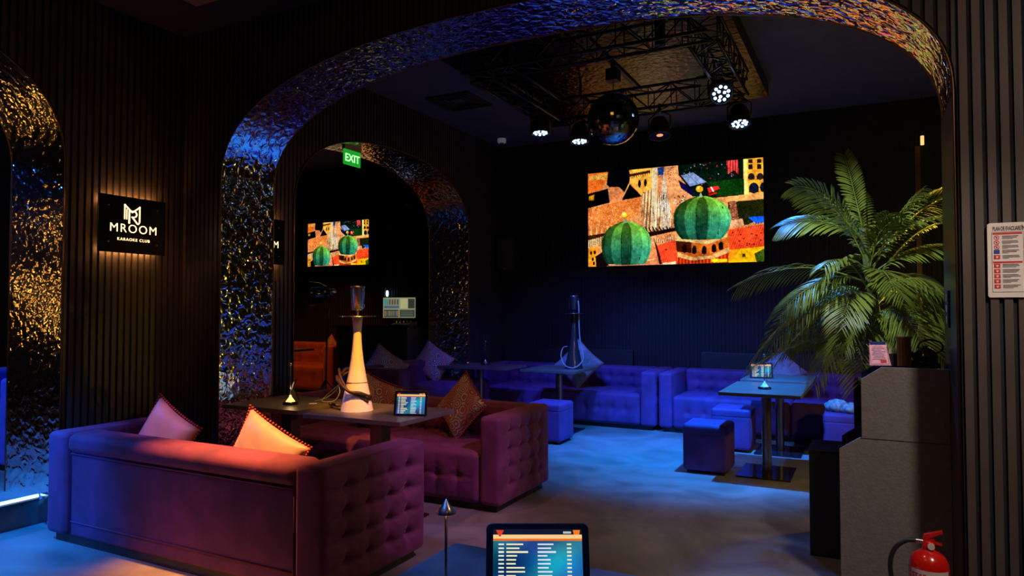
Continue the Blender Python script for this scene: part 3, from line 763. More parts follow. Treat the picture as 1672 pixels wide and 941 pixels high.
f = MB(); f.lathe([(.045,0),(.045,.012),(.02,.016)], n=32); f.build('base', M['darksteel'], t)
f = MB(); f.tube([(0,0,.014),(0,0,.262)], .0032, 12); f.build('pole', M['pole'], t)
f = MB(); f.lathe([(.0225,.252),(.0225,.254),(.012,.266),(.002,.281),(1e-5,.283)], n=36); f.build('shade', M['steel'], t)
f = MB(); f.lathe([(1e-5,.250),(.010,.2515)], n=20); f.build('bulb_disc', M['glow_lamp'], t)

# ------------------------------------------------------------------ tablets
def tablet(label, loc, w, h, lean, rz, me, group='tablets'):
    t = thing('tablet', label, 'tablet', loc, rz, group); R_ = Matrix.Rotation(-lean, 4, 'X')
    f = MB(); n = 8; r = .014; pts = []
    for cx, cz, a0 in ((w/2-r,h-r,0),(-w/2+r,h-r,PI/2),(-w/2+r,r,PI),(w/2-r,r,1.5*PI)):
        for k in range(n+1): a = a0+PI/2*k/n; pts.append((cx+r*math.cos(a), cz+r*math.sin(a)))
    f.prism(pts, 'y', 0, .008); o = f.build('casing', M['darksteel'], t, bevel=.0015); o.matrix_local = R_
    b = MB(); b.prism([(p[0]*.985, (p[1]-h/2)*.985+h/2) for p in pts], 'y', -.0006, .0005); o = b.build('bezel', M['gloss'], t); o.matrix_local = R_
    s = bpy.data.objects.new('screen', me); COL.objects.link(s); s.parent = t
    s.matrix_local = R_ @ Matrix.Translation((0,-.0016,h/2)) @ Matrix.Diagonal((w-.034, 1, h-.028, 1))
    f = MB(); f.prism([(.004,0),(.075,0),(.075,.004),(math.sin(lean)*h*.6+.006, math.cos(lean)*h*.6)], 'x', -.05, .05); f.build('stand', M['rubber'], t)
    return t
tabm = screen_mesh('song_list', tablet_image(), 1, 1, 1.0, 'tablet_picture')
tablet('large tablet in front showing a song list on blue', (-.703, 1.506, .751), .250, .182, .30, math.radians(27.2), screen_mesh('song_list', tablet_image(260,190,3), 1, 1, 1.0, 'tablet_picture'))
tablet('small tablet on the table next to the white hookah', (-2.67, 3.74, .751), .225, .165, .25, math.radians(20), tabm)
tablet('small tablet on the rear round-poled table beside the palm', (-.96, 7.38, .751), .225, .165, .3, math.radians(12), tabm)
tablet('small tablet seen edge-on at the arch pillar table', (-3.98, 3.98, .751), .225, .165, .3, math.radians(-50), tabm)

# ------------------------------------------------------------------ hookahs
def hookah(label, loc, body, trim, slim=1.0):
    t = thing('hookah', label, 'hookah', loc, 0, 'hookahs')
    f = MB(); f.lathe([(r*slim,z) for r,z in [(.112,0),(.110,.006),(.103,.05),(.088,.12),(.072,.19),(.056,.27),(.043,.35),(.034,.43),(.029,.50),(.029,.55),(.033,.61),(.036,.64),(.03,.645)]], n=48); o = f.build('vase', body, t)
    f = MB(); f.tube([((.0735)*slim*math.cos(a), .0735*slim*math.sin(a), .195) for a in [k*PI/16 for k in range(32)]], .0016, 5, closed=True); f.build('seam_ring', M['darksteel'], o)
    f = MB(); f.lathe([(.006,.643),(.13*slim,.647),(.132*slim,.652),(.006,.654)], n=48); f.build('tray', trim, t)
    f = MB(); f.tube([(0,0,.64),(0,0,.70)], .010, 14); f.build('stem', trim, t)
    c = MB(); c.lathe([(.036,.692),(.040,.697),(.050,.84),(.052,.845),(.052,.858),(.045,.862),(.042,.862)], n=40); cup = c.build('charcoal_cup', trim, t)
    for s in (-1, 1):
        h = MB(); h.tube(catmull([(s*.047,0,.83),(s*.058,0,.82),(s*.060,0,.78),(s*.054,0,.74),(s*.062,0,.715),(s*.052,0,.705)],6), .0035, 6); h.build('clip_handle', trim, cup)
    return t
h1 = hookah('tall white hookah with steel charcoal cup and coiled brown hose', (-3.16, 3.80, .75), M['white'], M['steel'])
P = []
for k in range(30):
    a = 2.2+k*2*PI/11; q = k/29
    rr = .118+.012*math.sin(k*1.3)
    P.append((rr*math.cos(a)-.012, rr*math.sin(a), .175-(.085+.02*math.sin(k*.7))*math.cos(a)+.012*math.sin(2.3*k)))
P = [(-.30,.05,.02),(-.20,.12,.02)]+P[2:]
f = MB(); f.tube(catmull(P,6), .0095, 10); f.build('hose', M['hose'], h1)
h2 = hookah('tall dark hookah with looped grey hose on far table', (-3.09, 7.62, .75), M['black_glass'], M['darksteel'], .95)
f = MB(); f.tube(catmull([(.055,0,.80),(.068,-.01,.72),(.075,-.02,.5),(.095,-.03,.3),(.14,-.06,.12),(.06,-.12,.02),(-.06,-.12,.04),(-.13,-.08,.14),(-.12,-.05,.24),(-.06,-.06,.26)],10), .0075, 10); f.build('hose', M['hose_blue'], h2)
f = MB(); f.tube([(.055,0,.80),(.066,-.008,.72),(.073,-.018,.52)], .006, 10); f.build('mouthpiece', M['darksteel'], h2)

# ------------------------------------------------------------------ cushions
pillow('cushion', 'pink satin cushion with pompoms at the left end of near sofa', .43, .13, M['satin'], place(-4.03, 2.95, .60, .1, -.22, .46), True, M['paisley'], 'sofa cushions')
pillow('cushion', 'peach satin cushion lit orange at the near sofa\'s right half', .58, .13, M['satin'], place(-3.12, 2.95, .60, -.05, -.25, .33), True, M['paisley'], 'sofa cushions', sizey=.36)
pillow('cushion', 'paisley cushion with red pompoms leaning on plum sofa\'s right arm', .40, .14, M['paisley'], place(-2.93, 4.80, .665, -.25, -.35, .66), True, M['satin'], 'sofa cushions')
pillow('cushion', 'paisley cushion half hidden behind the white hookah', .42, .14, M['paisley'], place(-3.84, 4.86, .63, .25, -.3, .35), True, M['satin'], 'sofa cushions')
pillow('cushion', 'grey paisley cushion at the near end of the arch sofa', .44, .13, M['paisley_grey'], place(-4.93, 6.40, .76, .75, -.3, .62), False, None, 'sofa cushions')
pillow('cushion', 'grey paisley cushion at the far end of the arch sofa', .42, .13, M['paisley_grey'], place(-4.86, 7.28, .78, .6, -.25, .62), False, None, 'sofa cushions')
pillow('cushion', 'plain blue-grey cushion standing behind the dark hookah', .50, .15, M['denim'], place(-3.37, 8.46, .73, 0, -.3, .70), False, None, 'sofa cushions')
pillow('cushion', 'violet-grey cushion behind the rear tablet and palm leaves', .42, .14, M['denim'], place(-.90, 8.52, .72, 0, -.3, .75), False, None, 'sofa cushions')
pillow('cushion', 'mustard cushion on the rust sofa', .40, .13, mat('mustard', (.5,.3,.06), .8, var=.3), place(-8.62, 8.42, .80, .1, -.3, .3), False, None, 'next room cushions')
pillow('cushion', 'striped pale cushion on the rust sofa beside its right arm', .36, .12, M['paisley'], place(-7.62, 8.5, .82, -.3, -.3, .5), False, None, 'next room cushions')
pillow('cushion', 'small pink cushion low at the left of the rust sofa', .34, .12, M['satin'], place(-8.55, 8.12, .72, .3, -.4, .2), False, None, 'next room cushions')

# crumpled cloth, microphone, glass stand
t = thing('crumpled_cloth', 'pale blue crumpled cloth in two lumps on the ottoman', 'cloth', (-.22, 7.58, .424))
f = MB()
for (cx, cy, r, hh) in ((-.06,0,.085,.13),(.07,-.05,.085,.11)):
    n, m_ = 22, 12; vs = []
    for i in range(m_+1):
        for k in range(n):
            a = 2*PI*k/n; ph = PI*i/m_; w = 1+.10*math.sin(5*a+3*ph)+.08*math.sin(9*a-4*ph)
            vs.append((cx+1.25*r*math.sin(ph)*math.cos(a)*w, cy+r*math.sin(ph)*math.sin(a)*w, max(0, hh/2-hh/2*math.cos(ph)*w)))
    f.add(vs, [(i*n+k, i*n+(k+1)%n, (i+1)*n+(k+1)%n, (i+1)*n+k) for i in range(m_) for k in range(n)], True)
f.build('fabric', M['cloth'], t)
t = thing('microphone', 'handheld microphone lying on the thin-topped corner table', 'microphone', (-4.47, 7.40, .751), .2)
f = MB(); f.lathe([(.009,-.12),(.011,-.1),(.014,.02),(.016,.03)], (0,0,.026), 16, M=Matrix.Rotation(PI/2,3,'Y')); f.build('handle', M['darksteel'], t)
f = MB(); f.ball((.05,0,.028), .027, 16, 10); f.build('head', M['steel'], t)
t = thing('curled_cable', 'clear curled cable lying behind the lamp on pillar table', 'cable', (-3.62, 4.02, .75))
f = MB(); f.tube(catmull([(-.1,-.03,.006),(-.02,.0,.03),(.06,.02,.09),(.1,.0,.13),(.13,-.02,.08),(.09,-.03,.02),(0,-.04,.008),(-.05,0,.02),(.02,.05,.10),(.07,.04,.13)],8), .004, 8); f.build('wire', M['hose_blue'], t)
# candle in the next room
t = thing('candle_cup', 'small glowing candle cup on the rust sofa ledge', 'candle', (-8.0, 7.4, .88))
f = MB(); f.lathe([(.03,0),(.035,.07),(.032,.07),(.028,.005)], n=20); f.build('cup', M['amber'], t)

# ------------------------------------------------------------------ next room: studio floor lamp, desk, monitor, oval sconce
t = thing('studio_floor_lamp', 'black studio floor lamp on tripod seen through the second arch', 'floor lamp', (-5.94, 6.55, .16))
for a in (0.5, 2.6, 4.7):
    f = MB(); f.tube([(0,0,.42),(.33*math.cos(a),.33*math.sin(a),.0)], .008, 8); f.build('leg', M['darksteel'], t)
f = MB(); f.tube([(0,0,.12),(.02,0,1.0)], .011, 10); f.tube([(.02,0,1.0),(.05,.02,1.46)], .008, 10); f.build('pole', M['darksteel'], t)
Rm = Matrix.Rotation(math.radians(226),3,'Z') @ Matrix.Rotation(math.radians(95),3,'Y')
f = MB(); f.lathe([(.135,.30),(.150,.29),(.150,.27),(.13,.16),(.08,.08),(.04,.06)], (.09,.03,1.50), 32, M=Rm); hd = f.build('lamp_head', M['gloss'], t)
f = MB(); f.lathe([(1e-4,.278),(.135,.282)], (.09,.03,1.50), 32, M=Rm); f.build('reflector', M['reflector'], hd)
f = MB(); f.lathe([(.035,-.03),(.04,-.02),(.04,.055),(.03,.06)], (.09,.03,1.50), 20, M=Rm); f.build('rear_housing', M['steel'], t)

t = thing('dj_desk', 'black cabinet desk in the dark behind the arch sofa', 'desk', (-6.17, 7.95, .16))
f = MB(); f.box(-.62, .62, -.25, .25, .0, 1.02); f.build('cabinet', M['black'], t, bevel=.005)
f = MB(); f.box(-.66, .66, -.29, .27, 1.02, 1.06); f.build('desktop', M['gloss'], t)
for x in (-.3,.3):
    f = MB(); f.box(x-.28, x+.28, -.262, -.25, .05, .97); f.build('door', M['gloss'], t, bevel=.003)
t = thing('computer_monitor', 'thin computer monitor glowing with windows on black desk', 'monitor', (-5.80, 7.86, 1.22), .15)
f = MB(); f.box(-.26, .26, .0, .02, .1, .40); f.build('casing', M['black'], t, bevel=.003)
o = bpy.data.objects.new('screen', screen_mesh('desktop', desktop_image(), .50, .28, 1.0, 'tablet_picture')); COL.objects.link(o); o.parent = t; o.location = (0,-.002,.25)
f = MB(); f.box(-.03,.03,.02,.035,.0,.2); f.box(-.1,.1,-.04,.1,0,.008); f.build('stand', M['darksteel'], t)
t = thing('audio_mixer', 'low silver-edged audio mixer on the black desk', 'mixer', (-5.68, 7.80, 1.22))
f = MB(); f.prism([(-.1,0),(.12,0),(.12,.06),(-.1,.02)], 'x', -.14, .14); f.build('body', M['darksteel'], t)
for i in range(4):
    for j in range(2):
        f = MB(); f.lathe([(.008,.03),(.007,.07)], (-.1+.06*i, -.03+.08*j, 0), 10); f.build('knob', M['steel'], t)
t = thing('oval_sconce', 'small oval wall light above the computer monitor', 'wall light', (-6.87, 8.98, 1.70))
f = MB(); f.tube([(.05*math.cos(a), 0, .10*math.sin(a)) for a in [k*PI/12 for k in range(24)]], .008, 8, closed=True); f.build('rim', M['wood'], t)
f = MB(); f.prism([(.018*math.cos(a), .05*math.sin(a)) for a in [k*PI/8 for k in range(16)]], 'y', -.005, .02); f.build('lens', M['glow_white'], t)
t = thing('motion_sensor', 'small white motion sensor high inside the second arch', 'sensor', (-6.49, 8.97, 3.15))
f = MB(); f.box(-.04,.04,0,.06,-.07,.07); f.build('case', M['ceiling'], t, bevel=.008)
f = MB(); f.ball((0,-.002,-.02), .022, 12, 8); f.build('lens', M['darksteel'], t)

# wall loudspeaker
t = thing('wall_speaker', 'black loudspeaker mounted on the back wall corner', 'speaker', (-4.64, 8.9, 2.0))
f = MB(); f.box(-.14,.14,-.08,.13,0,.5); f.build('cabinet', M['black'], t, bevel=.006)
f = MB(); f.box(-.125,.125,-.087,-.08,.02,.48); f.build('grille', M['darksteel'], t)
f = MB(); f.box(-.02,.02,-.089,-.087,.03,.038); f.build('badge', M['paper'], t)

# ------------------------------------------------------------------ ceiling gear
t = thing('lighting_truss', 'black rectangular lighting truss hung below the ceiling', 'truss', (-1.87, 5.5, 3.3))
def sect(x0,y0,x1,y1):
    f = MB(); a = Vector((x0,y0,0)); b = Vector((x1,y1,0)); d = (b-a).normalized(); n = Vector((-d.y,d.x,0))*.1
    rails = [n, -n, n+Vector((0,0,.2)), -n+Vector((0,0,.2))]
    for r in rails: f.tube([a+r, b+r], .014, 8)
    L = (b-a).length; k = int(L/.2)
    for i in range(k):
        p, q = a+d*L*i/k, a+d*L*(i+1)/k
        for (r1, r2) in ((0,2),(1,3),(0,1),(2,3)):
            u, v = (r1,r2) if i % 2 else (r2,r1); f.tube([p+rails[u], q+rails[v]], .006, 6)
            f.tube([p+rails[r1], p+rails[r2]], .005, 6)
    f.build('truss_section', M['truss'], t)
sect(-.95,-.78,.95,-.78); sect(-.95,.78,.95,.78); sect(-.88,-.68,-.88,.68); sect(.88,-.68,.88,.68)
for x in (-.6,.6):
    for y in (-.78,.78):
        f = MB(); f.tube([(x,y,.2),(x,y,.42)], .012, 8); f.box(x-.05,x+.05,y-.12,y+.12,.19,.215); f.build('hanger', M['black'], t)
    f = MB(); f.box(x-.03, x+.03, -.78, -.72, .0, .3); f.build('bracket', M['black'], t)
f = MB(); f.box(-.02,.02,-.78,.78,.2,.235); f.build('cross_bar', M['truss'], t)

t = thing('mirror_ball', 'dark mirror ball hanging below its motor at the truss centre', 'mirror ball', (-1.87, 5.5, 3.04))
f = MB(); n, m_ = 56, 28; vs = [(.215*math.sin(PI*i/m_)*math.cos(2*PI*k/n), .215*math.sin(PI*i/m_)*math.sin(2*PI*k/n), .215*math.cos(PI*i/m_)) for i in range(m_+1) for k in range(n)]
f.add(vs, [(i*n+k,(i+1)*n+k,(i+1)*n+(k+1)%n,i*n+(k+1)%n) for i in range(m_) for k in range(n)], False); f.build('mirrored_sphere', M['mirror'], t)
f = MB(); f.tube([(0,0,.21),(0,0,.34)], .004, 8); f.build('chain', M['steel'], t)
f = MB(); f.box(-.05,.05,-.05,.05,.32,.42); f.tube([(0,0,.42),(0,0,.47)],.02,10); f.build('motor', M['black'], t)

def par_light(label, loc, d, on=True):
    """head points along d"""
    t = thing('par_spotlight', label, 'spotlight', loc, 0, 'truss spotlights')
    q = Vector((0,0,-1)).rotation_difference(Vector(d).normalized()).to_matrix()
    f = MB(); f.lathe([(.05,.16),(.06,.155),(.085,.10),(.092,.02),(.095,.0),(.095,-.02),(.086,-.02),(.084,-.008)], n=28, M=q); b = f.build('housing', M['truss'], t)
    f = MB(); f.lathe([(1e-4,-.006),(.084,-.006)], n=28, M=q); f.build('lens_plate', M['halo_blue'] if on else M['led_dim'], t)
    for k in range(12 if on else 0):
        r, a = (.026, k*PI/2) if k < 3 else (.058, (k-3)*2*PI/9)
        if k < 3: a = k*2*PI/3
        c = q @ Vector((r*math.cos(a), r*math.sin(a), -.010))
        e = MB(); e.lathe([(1e-4,-.006),(.008,-.005),(.0128,.0),(.0128,.003)], tuple(c), 12, M=q); e.build('led_lens', M['led_blue'], t)
    if not on:
        e = MB(); e.lathe([(1e-4,-.012),(.03,-.008)], n=16, M=q); e.build('lamp_core', M['amber'], t)
    f = MB(); top = Vector((0,0,.22)); s1 = q @ Vector((.1,0,.04)); s2 = q @ Vector((-.1,0,.04))
    f.tube([s1, s1+Vector((0,0,.12)), top, s2+Vector((0,0,.12)), s2], .007, 6); f.tube([top-Vector((0,0,.02)), top+Vector((0,0,.06))], .015, 8); f.build('yoke', M['truss'], t)
    return t
PARS = [((-2.80,6.06,3.17), (.05,-.1,-1)), ((-2.48,6.28,3.10), (.05,-.12,-1)), ((-1.03,5.72,3.20), (.28,-.75,-.62)), ((-.97,6.25,3.08), (.1,-.25,-1))]
LB = ['blue-lit spotlight at the left rear truss corner', 'blue-lit spotlight just left of the mirror ball', 'blue-lit spotlight tilted toward us showing its ring of lenses', 'blue-lit spotlight at the right rear truss corner, aimed down']
for (p, d), l in zip(PARS, LB): par_light(l, p, d)
par_light('spotlight glowing dim orange right of the mirror ball', (-1.66, 6.18, 3.04), (.1,-.2,-1), False)

t = thing('ceiling_vent', 'square slatted air vent in the ceiling', 'vent', (-4.15, 6.75, ZC2))
f = MB()
for k in range(4):
    r = .28-.06*k
    for a, b, c, d_ in ((-r,-r+.02,-r,r),(r-.02,r,-r,r),(-r,r,-r,-r+.02),(-r,r,r-.02,r)): f.box(a,b,c,d_,-.025+.004*k,0)
f.build('louvres', M['wall_dark'], t)
t = thing('smoke_detector', 'small white smoke detector on the ceiling by the wall', 'smoke detector', (-4.55, 8.55, ZC2))
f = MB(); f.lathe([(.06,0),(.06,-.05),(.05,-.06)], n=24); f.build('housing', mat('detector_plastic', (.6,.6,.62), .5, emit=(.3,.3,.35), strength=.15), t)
f = MB(); f.lathe([(.03,-.06),(.028,-.085),(.01,-.09)], n=20); f.build('sensor', M['darksteel'], t)
t = thing('tube_pendant', 'tiny glowing tube wall light beside the timber post', 'wall light', (.57, 8.9, 3.28))
f = MB(); f.tube([(0,0,.0),(0,0,.1)], .018, 12); f.build('tube', M['glow_lamp'], t)
f = MB(); f.tube([(0,0,.1),(0,0,.57)], .004, 6); f.build('cord', M['black'], t)

# ------------------------------------------------------------------ counter
t = thing('reception_counter', 'stepped grey counter end panel with chamfered corners by right pillar', 'counter', (0,0,0))
prof = [(-.14,0),(-.14,.725),(-.045,.79),(-.035,.79),(-.035,1.09),(.06,1.155),(.352,1.155),(.352,0)]
f = MB(); f.prism(prof, 'y', 3.985, 4.015); f.build('end_panel', M['laminate'], t, bevel=.002)
f = MB(); f.box(-.04,.352,3.983,3.986,.789,.792); f.build('panel_seam', M['ink'], t)
f = MB(); f.prism(prof, 'y', 4.42, 4.445); f.build('rear_panel', M['gloss'], t)
f = MB(); f.box(-.11,.345,4.015,4.42,.69,.71); f.build('lower_shelf', M['gloss'], t)
f = MB(); f.box(.0,.345,4.015,4.42,1.08,1.10); f.build('top_shelf', M['gloss'], t)
f = MB(); f.box(-.12,-.10,4.015,4.42,0,.69); f.box(-.005,.01,4.015,4.42,.71,1.08); f.build('front_board', M['black'], t)
t = thing('display_cabinet', 'low black cabinet with glossy top beside the grey counter', 'cabinet', (-.12, 4.66, 0))
f = MB(); f.box(-.2,.2,-.19,.17,.0,.60); f.build('body', M['black'], t, bevel=.003)
f = MB(); f.box(-.205,.205,-.195,.175,.60,.62); f.build('top', M['gloss'], t, bevel=.002)

t = thing('card_stand', 'pink menu card in a clear stand on grey counter', 'menu card', (.055, 4.10, 1.155), .35)
for q in (0,):
    f = MB(); f.add([(-.052,-.005,.0),(.052,-.005,.0),(.042,.03,.115),(-.040,.03,.115)], [(0,1,2,3)]); f.add([(-.052,-.001,.0),(.052,-.001,.0),(.042,.034,.115),(-.040,.034,.115)], [(3,2,1,0)]); f.build('card', M['pink'], t)
    f = MB(); f.prism([(-.040,.103),(.040,.103),(.040,.122),(-.039,.122)], 'y', .027, .031); f.build('blue_header', M['ink_blue'], t)
    f = MB(); f.box(-.05,.05,-.02,.05,-.0,.004); f.build('base', M['glass'], t)
    f = MB()
    def on(x, z, w, h):
        y = lambda zz: -.0065+.305*zz
        f.add([(x,y(z),z),(x+w,y(z),z),(x+w,y(z+h),z+h),(x,y(z+h),z+h)], [(0,1,2,3)])
    for k in range(9): on(-.036+.004*(k%3), .028+.008*k, .05+.012*(k%2), .0028)
    on(-.044,.006,.088,.002); on(-.046,.006,.002,.09); on(.042,.006,.002,.09)
    f.build('printed_lines', M['ink_blue'], t)
    f = MB(); on(.002,.012,.03,.018); f.build('red_stamp', M['ink_red'], t)
t.location.z = 1.157
t = thing('wire_basket', 'small black basket holding sachets on the grey counter', 'basket', (.115, 4.16, 1.157))
f = MB(); f.prism([(-.035,0),(.035,0),(.045,.06),(-.045,.06)], 'y', -.03, .03); f.build('basket', M['black'], t)
for k in range(5):
    f = MB(); f.box(-.03+.013*k,-.022+.013*k,-.02,.02,.03,.075+.01*(k%2)); f.build('sachet', M['paper'], t)
t = thing('slatted_box', 'tall dark brown slatted box standing on the counter', 'box', (.165, 4.13, 1.157))
f = MB(); f.box(-.028,.028,-.028,.028,0,.142)
for k in range(5): f.box(-.032+.014*k,-.024+.014*k,-.034,-.028,0,.146)
f.build('slats', M['wood'], t)
f = MB(); f.box(-.036,.036,-.036,.036,.142,.15); f.build('lid', M['wood'], t)
t = thing('kettle', 'black round-handled kettle on the grey counter', 'kettle', (.262, 4.16, 1.157))
f = MB(); f.lathe([(.05,0),(.058,.02),(.05,.07),(.03,.09),(.012,.095),(.012,.105)], n=28); f.build('body', M['gloss'], t)
f = MB(); f.tube(catmull([(.04,0,.06),(.075,0,.085),(.07,0,.12),(.02,0,.135),(-.02,0,.12),(-.03,0,.09)],6), .005, 8); f.build('handle', M['gloss'], t)
f = MB(); f.tube([(-.045,0,.04),(-.075,0,.085)], [.012,.006], 8); f.build('spout', M['gloss'], t)
t = thing('napkin_tray', 'flat black tray along the counter top edge', 'tray', (.10, 4.33, 1.157))
f = MB(); f.box(-.06,.2,-.05,.05,0,.02); f.build('tray', M['black'], t, bevel=.004)

t = thing('switch_plate', 'narrow switch plate on the blue-lit right jamb', 'switch', (.352, 3.96, 1.36))
f = MB(); f.box(-.008,0,-.04,.04,0,.18); f.build('plate', M['darksteel'], t, bevel=.003)
for k in range(3):
    f = MB(); f.box(-.011,-.008,-.02,.02,.02+.055*k,.055+.055*k); f.build('switch', M['paper'], t)

# fire extinguisher
t = thing('fire_extinguisher', 'red STAR STING fire extinguisher with black hose by counter', 'fire extinguisher', (.222, 3.53, 0))
f = MB(); f.lathe([(.07,0),(.078,.012),(.078,.33),(.074,.36),(.060,.385),(.035,.402),(.024,.408),(.022,.425)], n=48); f.build('cylinder', M['red'], t)
f = MB(); f.lathe([(.024,.402),(.024,.44),(.018,.445)], n=20); f.box(-.018,.022,-.012,.012,.42,.455); v = f.build('valve', M['red'], t)
f = MB(); f.lathe([(.0135,-.012),(.0135,.012)], (.008,-.02,.427), 20, M=Matrix.Rotation(PI/2,3,'X')); f.build('gauge', M['paper'], v)
f = MB(); f.prism([(-.022,.452),(-.016,.470),(.052,.494),(.054,.484),(.0,.455)], 'y', -.011, .011); f.build('lever', M['red'], t)
f = MB(); f.prism([(.018,.445),(.05,.436),(.05,.430),(.018,.435)], 'y', -.009, .009); f.build('carry_handle', M['red'], t)
f = MB(); f.lathe([(.011,0),(.012,.03)], (-.018,0,.438), 16, M=Matrix.Rotation(-PI/2,3,'Y')); f.build('hose_coupling', M['steel'], t)
f = MB(); f.tube(catmull([(-.045,0,.438),(-.085,-.0,.432),(-.13,-.005,.39),(-.148,-.01,.32),(-.135,-.01,.22),(-.10,-.01,.12),(-.092,-.02,.07)],8), .010, 12); f.build('hose', M['rubber'], t)
f = MB()
K = 16; vs = []
for k in range(K+1):
    a = -PI/2+(-1.05+2.1*k/K); vs += [(.0788*math.cos(a), .0788*math.sin(a), .16), (.0788*math.cos(a), .0788*math.sin(a), .335)]
f.add(vs, [(2*k,2*k+2,2*k+3,2*k+1) for k in range(K)], True); lb = f.build('paper_label', M['paper'], t)
word = text_obj('lettering', 'STAR STING', .027, M['ink_red'], t, (0,0,0), (0,0,0), .0003, .0008, 1.05)
for vx in word.data.vertices:
    x, z = vx.co.x, vx.co.y; a = -PI/2-.0+x/.079; r = .0792+vx.co.z; vx.co = (r*math.cos(a), r*math.sin(a), z+.30)
f = MB()
for z, w in ((.285,.6),(.27,.8),(.255,.7),(.24,.75),(.2,.8)):
    for k in range(8):
        a0 = -PI/2-w/2+w*k/8; a1 = a0+w/10
        f.add([(.0791*math.cos(a),.0791*math.sin(a),zz) for a,zz in ((a0,z),(a1,z),(a1,z+.005),(a0,z+.005))], [(0,1,2,3)])
f.build('small_print', M['ink_red'], t)

# ------------------------------------------------------------------ palm
t = thing('planter', 'tall square black planter behind the counter holding the palm', 'planter', (.09, 5.06, 0))
f = MB(); f.box(-.175,.175,-.175,.175,0,.99); f.build('pot', M['gloss'], t, bevel=.006)
f = MB(); f.box(-.15,.15,-.15,.15,.99,.995); f.build('soil', M['ink'], t)
palm = thing('potted_palm', 'large arching green palm with many feathery fronds in planter', 'palm', (.05, 5.02, .995))
f = MB()
for k in range(5):
    a = k*1.26; f.tube(catmull([(.05*math.cos(a),.05*math.sin(a),0),(.02*math.cos(a),.02*math.sin(a),.35),(-.04+.015*math.cos(a),.02*math.sin(a),.7),(-.07+.01*math.cos(a),0,.98)],6), .014, 8)
f.build('trunk', M['stem'], palm)
def frond(p0, p1, sag, L, seed, droop=.35, nl=27):
    r = random.Random(seed); mb = MB(); p0 = Vector(p0); p1 = Vector(p1); mid = (p0+p1)/2+Vector((0,0,sag))
    pts = [(1-s)**2*p0+2*s*(1-s)*mid+s*s*p1 for s in [i/24 for i in range(25)]]
    mb.tube(pts, [.006*(1-.8*i/24) for i in range(25)], 6)
    def at(s):
        return (1-s)**2*p0+2*s*(1-s)*mid+s*s*p1, (2*(1-s)*(mid-p0)+2*s*(p1-mid)).normalized()
    side0 = (p1-p0).cross(Vector((0,0,1)))
    if side0.length < .05: side0 = Vector((1,0,0))
    side0 = Vector((.9,.4,0)) if abs(p1.x-p0.x) < .2 and p1.z > p0.z+.2 else side0; side0.normalize(); tw = r.uniform(-.7,.7) if abs(p1.x-p0.x) > .2 else .2
    for i in range(nl):
        s = .2+.79*i/(nl-1); c, T = at(s); side = side0-T*side0.dot(T); side.normalize(); nrm = side.cross(T)
        side = side*math.cos(tw)+nrm*math.sin(tw)
        ln = L*(math.sin(PI*min(1,(s-.08)/1.02))**.6*.9+.12)
        for sg in (-1,1):
            d = (T*(.55+.55*s)+side*sg*1.0+Vector((0,0,.12))+Vector((r.uniform(-.1,.1),)*3)).normalized()
            w = .0042+.0014*math.sin(PI*s); n = d.cross(T).normalized(); wv = d.cross(n).normalized()
            vs = []; K = 5
            for k in range(K+1):
                q = k/K; q3 = c+d*ln*q+Vector((0,0,-1))*droop*ln*q*q
                ww = w*math.sin(PI*min(1,.18+.82*(1-q)))*(1 if k < K else .05)+.0004
                vs += [q3+wv*ww+n*ww*.35, q3, q3-wv*ww+n*ww*.35]
            mb.add(vs, [(3*k,3*k+3,3*k+4,3*k+1) for k in range(K)]+[(3*k+1,3*k+4,3*k+5,3*k+2) for k in range(K)], True)
    return mb.build('frond', M['leaf'], palm)
# start heights and tips in the palm's own space
FR = [((-.07,0,.98),(-.17,-.05,1.46),.04,.13),((-.07,0,.95),(-.47,-.1,1.27),.16,.22),((-.07,0,.9),(-.56,-.02,1.02),.16,.22),
 ((-.05,0,.62),(-.82,-.12,.62),.22,.26),((-.04,0,.45),(-.74,-.25,.10),.38,.24),((-.03,0,.36),(-.66,.1,.0),.42,.24),
 ((-.05,0,.8),(.42,-.05,1.18),.10,.24),((-.04,0,.75),(.38,-.12,1.02),.16,.22),((-.04,0,.66),(.48,.05,.84),.16,.22),((-.03,0,.55),(.45,-.1,.50),.24,.24),
 ((-.03,0,.45),(.40,-.15,.22),.28,.22),((-.02,0,.3),(-.35,-.30,-.02),.34,.22),((-.02,0,.28),(-.10,-.38,.0),.36,.22),((-.02,0,.3),(.20,-.30,.04),.30,.22),
 ((-.05,0,.7),(-.30,-.32,.62),.22,.22),((-.05,0,.6),(.10,-.40,.55),.24,.22),((-.03,0,.2),(-.75,-.15,.06),.22,.22),((-.04,0,.8),(.15,-.2,1.0),.14,.22),
 ((-.04,0,.85),(-.38,-.15,1.20),.10,.22),((-.04,0,.55),(.40,-.2,.38),.26,.22),((-.03,0,.42),(-.62,-.2,.22),.34,.22),((-.03,0,.38),(.25,-.35,.22),.28,.22),((-.03,0,.5),(-.2,-.4,.35),.26,.2),
 ((-.03,0,.5),(-.45,.3,.4),.26,.22),((-.03,0,.5),(.3,.35,.6),.24,.22),((-.06,0,.85),(-.2,.3,1.1),.12,.2),((-.03,0,.35),(.42,.1,.05),.3,.22),((-.04,0,.62),(-.55,-.3,.42),.24,.24)]
for i, (a, b, s, L) in enumerate(FR):
    frond(a, b, s, L*.86, i, droop=.25+.06*(i%5))
    if i > 3:
        q = random.Random(100+i); j = lambda w: q.uniform(-w, w)
        frond((a[0], a[1], a[2]*.85), (b[0]*.8+j(.08), b[1]*.8+j(.14), b[2]+.06+j(.12)), s*.9, L*.7, 50+i, droop=.35+.05*(i%4), nl=22)

